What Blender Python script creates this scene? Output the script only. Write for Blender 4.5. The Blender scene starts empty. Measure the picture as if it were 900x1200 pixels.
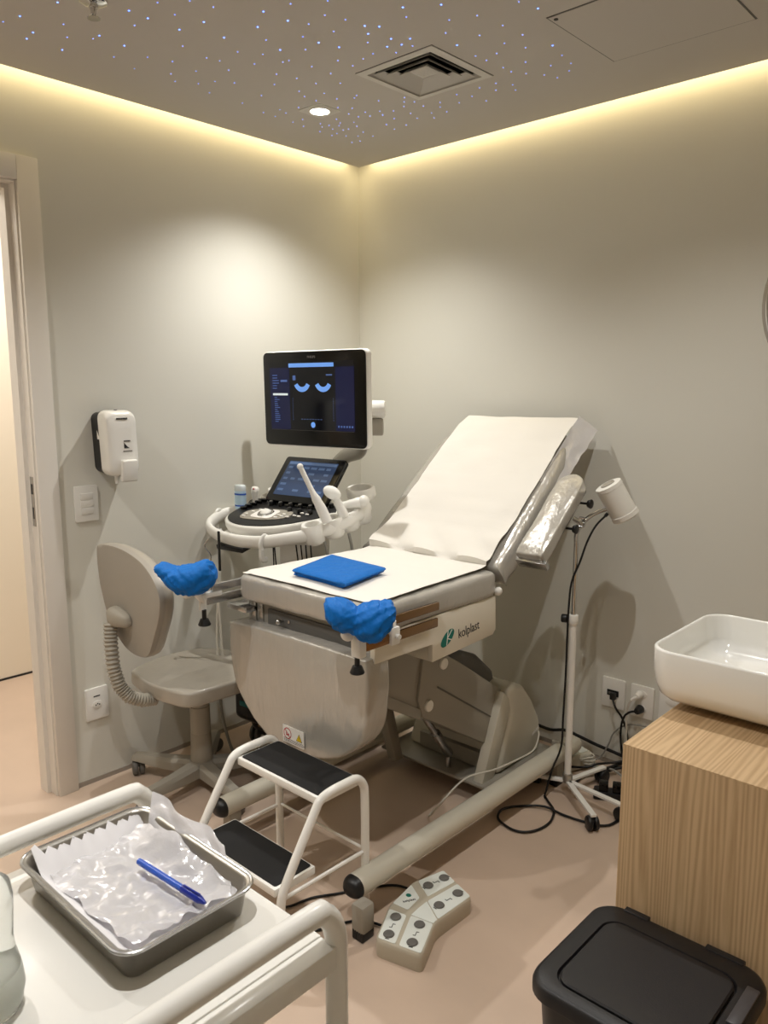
import bpy, bmesh, math, random
from mathutils import Vector, Matrix, noise
random.seed(7)
SC = bpy.context.scene
COL = SC.collection
PI = math.pi

# ---------------------------------------------------------------- materials
def lin(c):
    r = []
    for v in c[:3]:
        v = v / 255.0
        r.append(v / 12.92 if v <= 0.04045 else ((v + 0.055) / 1.055) ** 2.4)
    return (r[0], r[1], r[2], 1.0)

def mat(name, rgb, rough=0.5, metal=0.0, bump=0.0, bscale=60.0, var=0.0, vscale=6.0, coat=0.0,
        trans=0.0, emit=None, estr=0.0, stretch=(1, 1, 1), spec=0.5, sheen=0.0, bdetail=3.0, ior=1.45, bdist=0.002):
    m = bpy.data.materials.new(name)
    m.use_nodes = True
    nt = m.node_tree
    b = nt.nodes['Principled BSDF']
    b.inputs['Base Color'].default_value = lin(rgb)
    b.inputs['Roughness'].default_value = rough
    b.inputs['Metallic'].default_value = metal
    b.inputs['Coat Weight'].default_value = coat
    b.inputs['Coat Roughness'].default_value = 0.15
    b.inputs['Transmission Weight'].default_value = trans
    b.inputs['Specular IOR Level'].default_value = spec
    b.inputs['Sheen Weight'].default_value = sheen
    b.inputs['IOR'].default_value = ior
    if emit:
        b.inputs['Emission Color'].default_value = lin(emit)
        b.inputs['Emission Strength'].default_value = estr
    if bump or var:
        tc = nt.nodes.new('ShaderNodeTexCoord')
        mp = nt.nodes.new('ShaderNodeMapping')
        mp.inputs['Scale'].default_value = stretch
        nt.links.new(tc.outputs['Object'], mp.inputs['Vector'])
    if bump:
        n = nt.nodes.new('ShaderNodeTexNoise')
        n.inputs['Scale'].default_value = bscale
        n.inputs['Detail'].default_value = bdetail
        nt.links.new(mp.outputs[0], n.inputs['Vector'])
        bp = nt.nodes.new('ShaderNodeBump')
        bp.inputs['Strength'].default_value = bump
        bp.inputs['Distance'].default_value = bdist
        nt.links.new(n.outputs['Fac'], bp.inputs['Height'])
        nt.links.new(bp.outputs[0], b.inputs['Normal'])
    if var:
        n = nt.nodes.new('ShaderNodeTexNoise')
        n.inputs['Scale'].default_value = vscale
        n.inputs['Detail'].default_value = 4
        nt.links.new(mp.outputs[0], n.inputs['Vector'])
        mr = nt.nodes.new('ShaderNodeMapRange')
        mr.inputs['From Min'].default_value = 0.3
        mr.inputs['From Max'].default_value = 0.7
        mr.inputs['To Min'].default_value = 1 - var
        mr.inputs['To Max'].default_value = 1 + var
        nt.links.new(n.outputs['Fac'], mr.inputs['Value'])
        mx = nt.nodes.new('ShaderNodeMix')
        mx.data_type = 'RGBA'
        mx.blend_type = 'MULTIPLY'
        mx.inputs['Factor'].default_value = 1.0
        mx.inputs[6].default_value = lin(rgb)
        nt.links.new(mr.outputs[0], mx.inputs[7])
        nt.links.new(mx.outputs[2], b.inputs['Base Color'])
    return m

def wood_mat(name, light, dark, axis):
    """oak veneer; axis = direction of the grain lines: 'y' or 'z'"""
    m = bpy.data.materials.new(name)
    m.use_nodes = True
    nt = m.node_tree
    b = nt.nodes['Principled BSDF']
    tc = nt.nodes.new('ShaderNodeTexCoord')
    mp = nt.nodes.new('ShaderNodeMapping')
    mp.inputs['Scale'].default_value = (1, .05, 1) if axis == 'y' else (1, 1, .05)
    nt.links.new(tc.outputs['Object'], mp.inputs['Vector'])
    n1 = nt.nodes.new('ShaderNodeTexNoise'); n1.inputs['Scale'].default_value = 150; n1.inputs['Detail'].default_value = 8; n1.inputs['Roughness'].default_value = .7
    n2 = nt.nodes.new('ShaderNodeTexNoise'); n2.inputs['Scale'].default_value = 30; n2.inputs['Detail'].default_value = 2
    nt.links.new(mp.outputs[0], n1.inputs['Vector']); nt.links.new(mp.outputs[0], n2.inputs['Vector'])
    w = nt.nodes.new('ShaderNodeTexWave'); w.wave_type = 'BANDS'; w.bands_direction = 'X'
    w.inputs['Scale'].default_value = 30; w.inputs['Distortion'].default_value = 22; w.inputs['Detail'].default_value = 2; w.inputs['Detail Scale'].default_value = .6
    nt.links.new(mp.outputs[0], w.inputs['Vector'])
    ad = nt.nodes.new('ShaderNodeMath'); ad.operation = 'MULTIPLY'
    nt.links.new(w.outputs['Fac'], ad.inputs[0]); nt.links.new(n2.outputs['Fac'], ad.inputs[1])
    ad2 = nt.nodes.new('ShaderNodeMath'); ad2.operation = 'ADD'
    nt.links.new(ad.outputs[0], ad2.inputs[0]); nt.links.new(n1.outputs['Fac'], ad2.inputs[1])
    cr = nt.nodes.new('ShaderNodeValToRGB')
    cr.color_ramp.elements[0].position = .15; cr.color_ramp.elements[0].color = lin(dark)
    cr.color_ramp.elements[1].position = 1.05 if False else 1.0; cr.color_ramp.elements[1].color = lin(light)
    nt.links.new(ad2.outputs[0], cr.inputs[0])
    nt.links.new(cr.outputs[0], b.inputs['Base Color'])
    b.inputs['Roughness'].default_value = .5
    return m

MAT = {}
MAT['wall'] = mat('wall_paint', (222, 220, 210), .85, bump=.05, bscale=300)
MAT['ventp'] = mat('vent_enamel', (205, 202, 196), .5)
MAT['ceiling'] = mat('ceiling_paint', (196, 191, 184), .9)
MAT['hall'] = mat('hall_paint', (236, 226, 210), .85)
MAT['floor'] = mat('floor_vinyl', (199, 177, 158), .42, var=.07, vscale=2.2, stretch=(1, 1.6, 1), bump=.05, bscale=90)
MAT['frame'] = mat('door_frame_paint', (233, 228, 220), .45)
MAT['alu'] = mat('anodised_aluminium', (168, 160, 150), .5, metal=.3)
MAT['steel'] = mat('steel', (190, 190, 190), .25, metal=1.0)
MAT['brushed'] = mat('brushed_steel', (176, 172, 165), .36, metal=.9, bump=.12, bscale=400, stretch=(.05, 1, 1))
MAT['chrome'] = mat('chrome', (215, 215, 215), .08, metal=1.0)
MAT['steelrefl'] = mat('steel_bar_wood_reflection', (150, 120, 90), .14, metal=1.0)  # steel bar with the brown reflection of wood painted into its base colour
MAT['white'] = mat('white_enamel', (238, 236, 230), .35, coat=.3)
MAT['whitep'] = mat('white_plastic', (236, 234, 228), .35)
MAT['ceramic'] = mat('white_ceramic', (246, 245, 240), .1, coat=.6)
MAT['black'] = mat('black_plastic', (24, 24, 25), .38)
MAT['blackm'] = mat('black_rubber', (22, 22, 23), .8, bump=.5, bscale=900)
MAT['bin'] = mat('bin_plastic', (27, 26, 28), .42, bump=.15, bscale=500)
MAT['grayp'] = mat('warm_grey_plastic', (160, 154, 142), .5, bump=.08, bscale=500)
MAT['grayd'] = mat('dark_grey_plastic', (92, 90, 86), .5)
MAT['chairfab'] = mat('grey_vinyl_film', (168, 161, 149), .33, bump=.35, bscale=26, coat=.35, stretch=(1, 1, .6), bdist=.004)
MAT['chairback'] = mat('grey_back_shell', (158, 152, 142), .45, bump=.1, bscale=200)
MAT['bedpaint'] = mat('bed_enamel', (202, 197, 182), .35, coat=.2)
MAT['bedgrey'] = mat('bed_grey_enamel', (150, 145, 134), .33, coat=.2)
MAT['bedcream'] = mat('bed_cream_panel', (226, 220, 205), .4)
MAT['silver'] = mat('silver_vinyl_under_film', (184, 180, 172), .27, metal=.25, bump=.5, bscale=16, coat=.5, stretch=(2.2, 2.2, .5), bdist=.010, bdetail=6)
MAT['paper'] = mat('couch_paper', (230, 226, 218), .8, bump=.25, bscale=14, bdist=.006)
MAT['film'] = mat('clear_plastic_film', (244, 242, 244), .16, trans=.45, bump=.5, bscale=60, spec=.8)
MAT['blue'] = mat('blue_nonwoven', (0, 104, 188), .6, bump=.7, bscale=34, bdist=.008, spec=.3)
MAT['clear'] = mat('clear_plastic', (246, 249, 247), .12, trans=.88, ior=1.12)
MAT['frost'] = mat('frosted_plastic', (232, 234, 228), .35, trans=.6, ior=1.15)
MAT['screen'] = mat('dark_screen', (4, 5, 10), .12, emit=(2, 4, 12), estr=.3)
MAT['glass'] = mat('black_bezel', (7, 7, 8), .16)
MAT['scr_blue'] = mat('screen_light_blue', (110, 160, 220), .3, emit=(95, 140, 215), estr=.6)
MAT['scr_mid'] = mat('screen_mid_blue', (40, 70, 120), .3, emit=(60, 90, 150), estr=.55)
MAT['scr_dim'] = mat('screen_dim_text', (40, 60, 100), .3, emit=(80, 105, 160), estr=.5)
MAT['scr_touch'] = mat('touch_screen_image', (30, 44, 70), .12, emit=(52, 66, 92), estr=.45)
MAT['scr_touch2'] = mat('touch_screen_keys', (60, 80, 110), .12, emit=(80, 98, 128), estr=.45)
MAT['scr_pale'] = mat('screen_pale', (180, 190, 190), .3, emit=(190, 200, 200), estr=.7)
MAT['green'] = mat('teal_green_print', (10, 112, 98), .5)
MAT['ink'] = mat('dark_ink', (40, 40, 42), .6)
MAT['inkgrey'] = mat('grey_ink', (120, 120, 122), .6)
MAT['red'] = mat('red_print', (178, 30, 45), .6)
MAT['yellow'] = mat('yellow_print', (240, 205, 30), .6)
MAT['sticker'] = mat('sticker_white', (240, 236, 230), .5)
MAT['pedal'] = mat('pedal_shell', (186, 178, 160), .45, bump=.05, bscale=300)
MAT['pedlabel'] = mat('pedal_label', (226, 230, 224), .4)
MAT['button'] = mat('pedal_button', (104, 102, 98), .5)
MAT['gelblue'] = mat('gel_bottle_blue', (188, 216, 236), .3)
MAT['gel'] = mat('gel_bottle_clear', (232, 240, 244), .2, trans=.15)
MAT['penblue'] = mat('pen_blue', (60, 105, 215), .25, trans=.25)
MAT['pencap'] = mat('pen_dark_blue', (24, 44, 150), .3)
MAT['woodz'] = wood_mat('oak_veneer_front', (210, 180, 140), (170, 136, 98), 'z')
MAT['woody'] = wood_mat('oak_veneer_top', (210, 180, 140), (170, 136, 98), 'y')
MAT['lamp'] = mat('lamp_glow', (255, 250, 240), .4, emit=(255, 246, 232), estr=14)
MAT['star'] = mat('star_glow', (90, 130, 255), .4, emit=(85, 125, 255), estr=4.0)
MAT['mirror'] = mat('mirror_glass', (225, 228, 232), .02, metal=1.0)
MAT['cover'] = mat('dispenser_white', (240, 238, 232), .22, coat=.4)
MAT['teal'] = mat('teal_plastic', (20, 110, 110), .5)
MAT['greycable'] = mat('grey_cable', (150, 148, 140), .5)
MAT['whitecable'] = mat('white_cable', (205, 200, 188), .5)
MAT['blackcable'] = mat('black_cable', (14, 14, 15), .45)
MAT['brownp'] = mat('tan_plastic', (120, 100, 70), .6)

# ---------------------------------------------------------------- mesh tools
class MB:
    def __init__(s):
        s.v = []; s.f = []
    def add(s, vs, fs):
        k = len(s.v)
        s.v += [Vector(p) for p in vs]
        s.f += [tuple(i + k for i in f) for f in fs]
        return s
    def bm(s, b, M=None):
        b.verts.index_update()
        vs = [(M @ v.co if M else v.co.copy()) for v in b.verts]
        fs = [tuple(v.index for v in f.verts) for f in b.faces]
        b.free()
        return s.add(vs, fs)
    def box(s, c, d, bev=0.0, seg=2, rot=None):
        b = bmesh.new(); bmesh.ops.create_cube(b, size=1)
        for v in b.verts: v.co = Vector((v.co.x * d[0], v.co.y * d[1], v.co.z * d[2]))
        if bev: bmesh.ops.bevel(b, geom=b.edges[:], offset=bev, segments=seg, profile=.5, affect='EDGES', clamp_overlap=True)
        M = Matrix.Translation(Vector(c))
        if rot: M = M @ (rot if isinstance(rot, Matrix) else Matrix.Rotation(rot, 4, 'Z'))
        return s.bm(b, M)
    def bb(s, x0, x1, y0, y1, z0, z1, bev=0.0, seg=2):
        return s.box(((x0 + x1) / 2, (y0 + y1) / 2, (z0 + z1) / 2), (abs(x1 - x0), abs(y1 - y0), abs(z1 - z0)), bev, seg)
    def loft(s, rings, cap=True, close=True):
        n = len(rings[0]); vs = [p for r in rings for p in r]; fs = []
        for i in range(len(rings) - 1):
            for j in range(n if close else n - 1):
                a = i * n + j; b2 = i * n + (j + 1) % n
                fs.append((a, b2, b2 + n, a + n))
        if cap and close:
            fs.append(tuple(reversed(range(n)))); fs.append(tuple(range((len(rings) - 1) * n, len(rings) * n)))
        return s.add(vs, fs)
    def cyl(s, p0, p1, r0, r1=None, n=24, bev=0.0):
        p0 = Vector(p0); p1 = Vector(p1); r1 = r0 if r1 is None else r1
        d = (p1 - p0); L = d.length; q = d.to_track_quat('Z', 'Y')
        prof = [(r0, 0), (r1, L)] if not bev else [(r0 - bev, 0), (r0 - bev * .3, bev * .3), (r0, bev), (r1, L - bev), (r1 - bev * .3, L - bev * .3), (r1 - bev, L)]
        rings = [[p0 + q @ Vector((r * math.cos(2 * PI * i / n), r * math.sin(2 * PI * i / n), z)) for i in range(n)] for r, z in prof]
        return s.loft(rings)
    def lathe(s, prof, c=(0, 0, 0), n=32, M=None, cap=True, sx=1, sy=1):
        rings = []
        for r, z in prof:
            ring = [Vector((sx * r * math.cos(2 * PI * i / n), sy * r * math.sin(2 * PI * i / n), z)) for i in range(n)]
            if M: ring = [M @ p for p in ring]
            rings.append([p + Vector(c) for p in ring])
        return s.loft(rings, cap)
    def tube(s, pts, r, n=10, sm=4, close=False, flat=1.0):
        P = [Vector(p) for p in pts]
        if sm > 1 and len(P) > 2:
            Q = []
            m = len(P)
            for i in range(m if close else m - 1):
                if close: a, b, c, d = P[(i - 1) % m], P[i], P[(i + 1) % m], P[(i + 2) % m]
                else: a = P[i - 1] if i else P[0] * 2 - P[1]; b = P[i]; c = P[i + 1]; d = P[i + 2] if i + 2 < m else P[-1] * 2 - P[-2]
                for k in range(sm):
                    t = k / sm
                    Q.append(.5 * ((2 * b) + (c - a) * t + (2 * a - 5 * b + 4 * c - d) * t * t + (3 * b - a - 3 * c + d) * t ** 3))
            if not close: Q.append(P[-1])
            P = Q
        rings = []; up = None; m = len(P)
        for i, p in enumerate(P):
            if close: t = P[(i + 1) % m] - P[i - 1]
            else: t = (P[min(i + 1, m - 1)] - P[max(i - 1, 0)])
            t.normalize()
            if up is None:
                up = Vector((0, 0, 1)) if abs(t.z) < .9 else Vector((1, 0, 0))
            sd = t.cross(up)
            if sd.length < 1e-4: sd = t.orthogonal()
            sd.normalize(); up = sd.cross(t).normalized()
            rr = r[min(int(i * len(r) / m), len(r) - 1)] if isinstance(r, (list, tuple)) else r
            rings.append([p + (sd * math.cos(2 * PI * k / n) * flat + up * math.sin(2 * PI * k / n)) * rr for k in range(n)])
        if close:
            rings.append(rings[0]); return s.loft(rings, cap=False)
        return s.loft(rings)
    def prism(s, poly, axis, a, b, bev=0.0, seg=2):
        """poly of 2-D points; axis x: (y,z), axis y: (x,z), axis z: (x,y); extruded from a to b"""
        def P(u, v, w):
            return Vector((w, u, v)) if axis == 'x' else Vector((u, w, v)) if axis == 'y' else Vector((u, v, w))
        bb = bmesh.new()
        lo = [bb.verts.new(P(u, v, a)) for u, v in poly]; hi = [bb.verts.new(P(u, v, b)) for u, v in poly]
        n = len(poly)
        bb.faces.new(lo); bb.faces.new(list(reversed(hi)))
        for i in range(n):
            bb.faces.new((lo[(i + 1) % n], lo[i], hi[i], hi[(i + 1) % n]))
        bmesh.ops.recalc_face_normals(bb, faces=bb.faces[:])
        if bev:
            es = [e for e in bb.edges if (e.verts[0] in lo) == (e.verts[1] in lo)] if seg < 0 else bb.edges[:]
            es = [e for e in es if len(e.link_faces) == 2 and e.calc_face_angle(0) > .5]
            bmesh.ops.bevel(bb, geom=es, offset=bev, segments=abs(seg), profile=.5, affect='EDGES', clamp_overlap=True)
        return s.bm(bb)
    def grid(s, fn, nu, nv, th=0.0):
        """sheet from fn(u,v)->point; th gives it a real thickness along its normal"""
        P = [[Vector(fn(i / nu, j / nv)) for j in range(nv + 1)] for i in range(nu + 1)]
        W = nv + 1
        vs = [p for r in P for p in r]
        fs = [(i * W + j, (i + 1) * W + j, (i + 1) * W + j + 1, i * W + j + 1) for i in range(nu) for j in range(nv)]
        if not th: return s.add(vs, fs)
        N = []
        for i in range(nu + 1):
            for j in range(nv + 1):
                du = P[min(i + 1, nu)][j] - P[max(i - 1, 0)][j]; dv = P[i][min(j + 1, nv)] - P[i][max(j - 1, 0)]
                N.append(du.cross(dv).normalized())
        k = len(vs)
        vs2 = vs + [p - n * th for p, n in zip(vs, N)]
        fs2 = fs + [tuple(reversed([q + k for q in f])) for f in fs]
        rim = [(i, 0) for i in range(nu)] + [(nu, j) for j in range(nv)] + [(i, nv) for i in range(nu, 0, -1)] + [(0, j) for j in range(nv, 0, -1)]
        idx = [a * W + b for a, b in rim]
        for q in range(len(idx)):
            a, b = idx[q], idx[(q + 1) % len(idx)]
            fs2.append((b, a, a + k, b + k))
        return s.add(vs2, fs2)
    def ball(s, c, r, n=16, M=None):
        b = bmesh.new(); bmesh.ops.create_uvsphere(b, u_segments=n, v_segments=max(6, n // 2), radius=1)
        r = (r, r, r) if not isinstance(r, (tuple, list)) else r
        for v in b.verts: v.co = Vector((v.co.x * r[0], v.co.y * r[1], v.co.z * r[2]))
        T = Matrix.Translation(Vector(c))
        return s.bm(b, T @ M if M else T)

def rrect(x0, x1, y0, y1, r, n=5):
    pts = []
    for cx, cy, a in ((x1 - r, y1 - r, 0), (x0 + r, y1 - r, 90), (x0 + r, y0 + r, 180), (x1 - r, y0 + r, 270)):
        for k in range(n + 1):
            t = math.radians(a + 90 * k / n)
            pts.append((cx + r * math.cos(t), cy + r * math.sin(t)))
    return pts

def smooth_poly(pts, k=4):
    m = len(pts); out = []
    P = [Vector((a, b, 0)) for a, b in pts]
    for i in range(m):
        a, b, c, d = P[i - 1], P[i], P[(i + 1) % m], P[(i + 2) % m]
        for j in range(k):
            t = j / k
            q = .5 * ((2 * b) + (c - a) * t + (2 * a - 5 * b + 4 * c - d) * t * t + (3 * b - a - 3 * c + d) * t ** 3)
            out.append((q.x, q.y))
    return out

def world(o):
    M = Matrix.Identity(4)
    while o is not None:
        M = (Matrix.Translation(o.location) @ o.rotation_euler.to_matrix().to_4x4()) @ M
        o = o.parent
    return M

def obj(name, mb, m, parent=None, local=False, label=None, at=None, ang=35, rotz=0.0):
    """link a mesh as ONE object; coordinates are world ones unless local"""
    me = bpy.data.meshes.new(name)
    vs = mb.v
    o = bpy.data.objects.new(name, me); COL.objects.link(o)
    if parent is not None:
        o.parent = parent
        if not local:
            I = world(parent).inverted(); vs = [I @ p for p in vs]
    elif at is not None:
        o.location = at; o.rotation_euler = (0, 0, rotz)
        if not local:
            I = world(o).inverted(); vs = [I @ p for p in vs]
    me.from_pydata([tuple(p) for p in vs], [], mb.f)
    me.validate(verbose=False)
    b = bmesh.new(); b.from_mesh(me)
    bmesh.ops.recalc_face_normals(b, faces=b.faces[:])
    b.to_mesh(me); b.free()
    for p in me.polygons: p.use_smooth = True
    me.set_sharp_from_angle(angle=math.radians(ang))
    me.materials.append(m)
    if label: o['label'] = label
    return o

def thing(name, label, cat, loc=(0, 0, 0), rotz=0.0, group=None):
    o = bpy.data.objects.new(name, None); COL.objects.link(o)
    o.empty_display_size = .05
    o.location = loc; o.rotation_euler = (0, 0, rotz)
    o['label'] = label; o['category'] = cat
    if group: o['group'] = group
    return o

def tag(o, label, cat, group=None):
    o['label'] = label; o['category'] = cat
    if group: o['group'] = group
    return o

def struct(name, mb, m, ang=35):
    o = obj(name, mb, m, ang=ang); o['kind'] = 'structure'; return o

def text(name, body, size, m, M, parent, ext=.0004, bold=False, sx=1.0, label=None):
    """flat lettering placed by matrix M (text runs +x, up +y in its own frame), world coordinates"""
    cu = bpy.data.curves.new(name, 'FONT'); cu.body = body; cu.size = size; cu.extrude = ext
    cu.align_x = 'CENTER'; cu.align_y = 'CENTER'; cu.resolution_u = 3
    if bold: cu.offset = size * .02
    t = bpy.data.objects.new('tmp_text', cu); COL.objects.link(t)
    dg = bpy.context.evaluated_depsgraph_get()
    me = bpy.data.meshes.new_from_object(t.evaluated_get(dg))
    mb = MB(); mb.add([M @ Vector((v.co.x * sx, v.co.y, v.co.z)) for v in me.vertices], [tuple(p.vertices) for p in me.polygons])
    bpy.data.objects.remove(t); bpy.data.curves.remove(cu); bpy.data.meshes.remove(me)
    return obj(name, mb, m, parent, label=label)

def frameM(o, x, y):
    """matrix with origin o, x axis x, y axis y"""
    x = Vector(x).normalized(); y = Vector(y); z = x.cross(y).normalized(); y = z.cross(x)
    M = Matrix((x, y, z)).transposed().to_4x4(); M.translation = Vector(o); return M

def copy_tree(o, parent=None):
    c = o.copy(); COL.objects.link(c); c.parent = parent
    for ch in list(o.children): copy_tree(ch, c)
    return c

KS = (38, 27, 38, 38)   # downlight power
KC = 0.85                # cove strip power per metre
EXPO = 0.6

# ================================================================ ROOM
CZ = 2.423
m = MB(); m.bb(-1.5, 3.3, -4.1, .12, -.05, 0); struct('floor', m, MAT['floor'])
m = MB()
m.bb(-.10, 0, -1.566, .12, .0, 2.62); m.bb(-.10, 0, -2.47, -1.566, 2.118, 2.62); m.bb(-.10, 0, -4.1, -2.47, 0, 2.62)
struct('wall_left', m, MAT['wall'])
m = MB(); m.bb(0, 3.3, 0, .12, 0, 2.62); struct('wall_back', m, MAT['wall'])
m = MB(); m.bb(3.2, 3.3, -4.1, 0, 0, 2.62); struct('wall_right', m, MAT['wall'])
m = MB(); m.bb(0, 3.2, -4.1, -4.0, 0, 2.62); struct('wall_front', m, MAT['wall'])
m = MB(); m.bb(-1.42, -1.32, -4.1, .12, 0, 2.62); m.bb(-1.32, -.10, .02, .12, 0, 2.62); m.bb(-1.32, -.10, -4.1, -4.0, 0, 2.62)
struct('wall_hallway', m, MAT['hall'])
m = MB(); m.bb(-1.5, 3.3, -4.1, .12, 2.60, 2.66); struct('ceiling_upper', m, MAT['ceiling'])
# lowered ceiling slab with a light cove along its edge and a square opening for the air vent
g = .066
m = MB()
vx0, vx1, vy0, vy1 = .822, 1.09, -.812, -.547
m.bb(g, vx0, -4.0, -g, CZ, CZ + .02); m.bb(vx1, 3.2, -4.0, -g, CZ, CZ + .02)
m.bb(vx0, vx1, -4.0, vy0, CZ, CZ + .02); m.bb(vx0, vx1, vy1, -g, CZ, CZ + .02)
struct('ceiling', m, MAT['ceiling'])
m = MB(); m.bb(0, .004, -1.4995, -.004, 0, .017); struct('baseboard_left', m, MAT['alu'])
m = MB(); m.bb(.004, 3.2, -.004, 0, 0, .017); struct('baseboard_back', m, MAT['alu'])
m = MB(); m.bb(-1.32, -1.316, -4.0, .02, 0, .010); struct('shadow_line_hallway', m, MAT['black'])  # black strip painting the shadow line where hallway wall meets floor
# door frame
m = MB()
m.bb(0, .016, -1.570, -1.4995, 0, 2.185, .0015); m.bb(0, .016, -2.535, -2.465, 0, 2.185, .0015); m.bb(0, .016, -2.465, -1.570, 2.110, 2.185, .0015)
cas = struct('door_1', m, MAT['frame'])
m = MB()
m.bb(-.10, .0, -1.5745, -1.565, 0, 2.112); m.bb(-.10, -.045, -1.588, -1.5745, 0, 2.104)
m.bb(-.10, .0, -2.468, -2.458, 0, 2.112); m.bb(-.10, -.045, -2.458, -2.445, 0, 2.104)
m.bb(-.10, .0, -2.458, -1.5745, 2.104, 2.117); m.bb(-.10, -.045, -2.445, -1.588, 2.090, 2.104)
obj('door_jamb', m, MAT['frame'], cas)
m = MB(); m.bb(-.036, -.012, -1.5760, -1.5745, .985, 1.155, .0006)
sp = obj('strike_plate', m, MAT['steel'], cas)
m = MB(); m.bb(-.030, -.017, -1.5765, -1.5758, 1.095, 1.13); m.bb(-.028, -.019, -1.5765, -1.5758, 1.01, 1.05)
obj('latch_hole', m, MAT['black'], sp)

# ================================================================ CEILING FITTINGS
# air vent
t = thing('ceiling_vent', 'square white air diffuser with stepped louvers set in the ceiling', 'air vent', ((vx0 + vx1) / 2, (vy0 + vy1) / 2, CZ))
cx, cy = (vx0 + vx1) / 2, (vy0 + vy1) / 2
def sqring(mb, a, za, b, zb, th=.003):
    """square frustum ring: outer half size a at height za to inner half size b at zb, with thickness"""
    def sq(h, z): return [(cx - h, cy - h, z), (cx + h, cy - h, z), (cx + h, cy + h, z), (cx - h, cy + h, z)]
    R = [sq(a, za), sq(b, zb), sq(b, zb + th), sq(a, za + th), sq(a, za)]
    mb.loft([[Vector(p) for p in r] for r in R], cap=False)
m = MB(); sqring(m, .153, CZ - .003, .128, CZ - .005, .004); sqring(m, .130, CZ - .002, .122, CZ + .008, .002)
obj('vent_frame', m, MAT['ventp'], t, ang=20)
m = MB(); sqring(m, .1545, CZ - .001, .153, CZ - .001, .001); obj('frame_seam', m, MAT['grayd'], t, ang=20)
for a, b in ((.112, .096), (.084, .068), (.056, .040)):
    m = MB(); sqring(m, a, CZ - .004, b, CZ + .010, .0015)
    obj('louver', m, MAT['ventp'], t, ang=20)
m = MB(); m.loft([[Vector((cx - h, cy - h, z)), Vector((cx + h, cy - h, z)), Vector((cx + h, cy + h, z)), Vector((cx - h, cy + h, z))] for h, z in ((.034, CZ + .006), (.001, CZ - .004), (.001, CZ - .002), (.034, CZ + .008))])
obj('centre_plate', m, MAT['ventp'], t, ang=20)
m = MB(); h = .131
m.bb(cx - h, cx + h, cy - h, cy + h, CZ + .10, CZ + .105); m.bb(cx - h, cx - h + .002, cy - h, cy + h, CZ + .002, CZ + .10); m.bb(cx + h - .002, cx + h, cy - h, cy + h, CZ + .002, CZ + .10)
m.bb(cx - h, cx + h, cy - h, cy - h + .002, CZ + .002, CZ + .10); m.bb(cx - h, cx + h, cy + h - .002, cy + h, CZ + .002, CZ + .10)
obj('duct_box', m, MAT['black'], t)
# access hatch
t = thing('access_hatch', 'flush square access panel with a small dark keyhole in the ceiling', 'hatch', (1.645, -.56, CZ))
m = MB()
hx0, hx1, hy0, hy1 = 1.438, 1.850, -.755, -.367
w = .004
m.bb(hx0, hx1, hy0, hy0 + w, CZ - .0012, CZ); m.bb(hx0, hx1, hy1 - w, hy1, CZ - .0012, CZ)
m.bb(hx0, hx0 + w, hy0 + w, hy1 - w, CZ - .0012, CZ); m.bb(hx1 - w, hx1, hy0 + w, hy1 - w, CZ - .0012, CZ)
obj('hatch_seam', m, MAT['grayd'], t)
m = MB(); m.bb(hx0 + w, hx1 - w, hy0 + w, hy1 - w, CZ - .0022, CZ)
obj('hatch_panel', m, MAT['ceiling'], t)
m = MB(); m.cyl((1.456, -.734, CZ - .004), (1.456, -.734, CZ - .0022), .006, n=14); obj('keyhole', m, MAT['black'], t)
# downlights (one is in the picture; the others light the room from just outside it)
def downlight(x, y, label, power):
    t = thing('ceiling_downlight', label, 'ceiling light', (x, y, CZ))
    m = MB()
    P = 24
    o_ = [Vector((x + .056 * (1 if math.cos(a) > 0 else -1) * min(1, abs(math.cos(a)) * 1.4143), y + .056 * (1 if math.sin(a) > 0 else -1) * min(1, abs(math.sin(a)) * 1.4143), CZ - .0015)) for a in [2 * PI * (k + .5) / P for k in range(P)]]
    i_ = [Vector((x + .037 * math.cos(a), y + .037 * math.sin(a), CZ - .0015)) for a in [2 * PI * (k + .5) / P for k in range(P)]]
    i2 = [p + Vector((0, 0, .0012)) for p in i_]; o2 = [p + Vector((0, 0, .0014)) for p in o_]
    m.loft([o2, o_, i_, i2], cap=False)
    obj('trim_plate', m, MAT['ventp'], t)
    m = MB(); m.lathe([(.0335, CZ - .003), (.036, CZ - .0045), (.0368, CZ - .0005)], (x, y, 0)); obj('lamp_ring', m, MAT['whitep'], t)
    m = MB(); m.lathe([(.001, CZ - .0075), (.018, CZ - .007), (.029, CZ - .005), (.0335, CZ - .0025)], (x, y, 0)); obj('lens', m, MAT['lamp'], t)
    L = bpy.data.lights.new('spot_lamp', 'SPOT'); L.energy = power; L.spot_size = math.radians(128); L.spot_blend = 1.0; L.shadow_soft_size = .014; L.color = (1, .98, .945)
    lo = bpy.data.objects.new('spot_lamp', L); COL.objects.link(lo); lo.parent = t; lo.location = (0, 0, -.035)
downlight(.473, -.68, 'lit round ceiling downlight beside the air diffuser', KS[0])
downlight(1.78, -.86, 'lit ceiling downlight next to the access panel', KS[1])
downlight(.55, -2.35, 'lit ceiling downlight near the doorway', KS[2])
downlight(1.85, -2.25, 'lit ceiling downlight above the tray trolley', KS[3])
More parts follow.
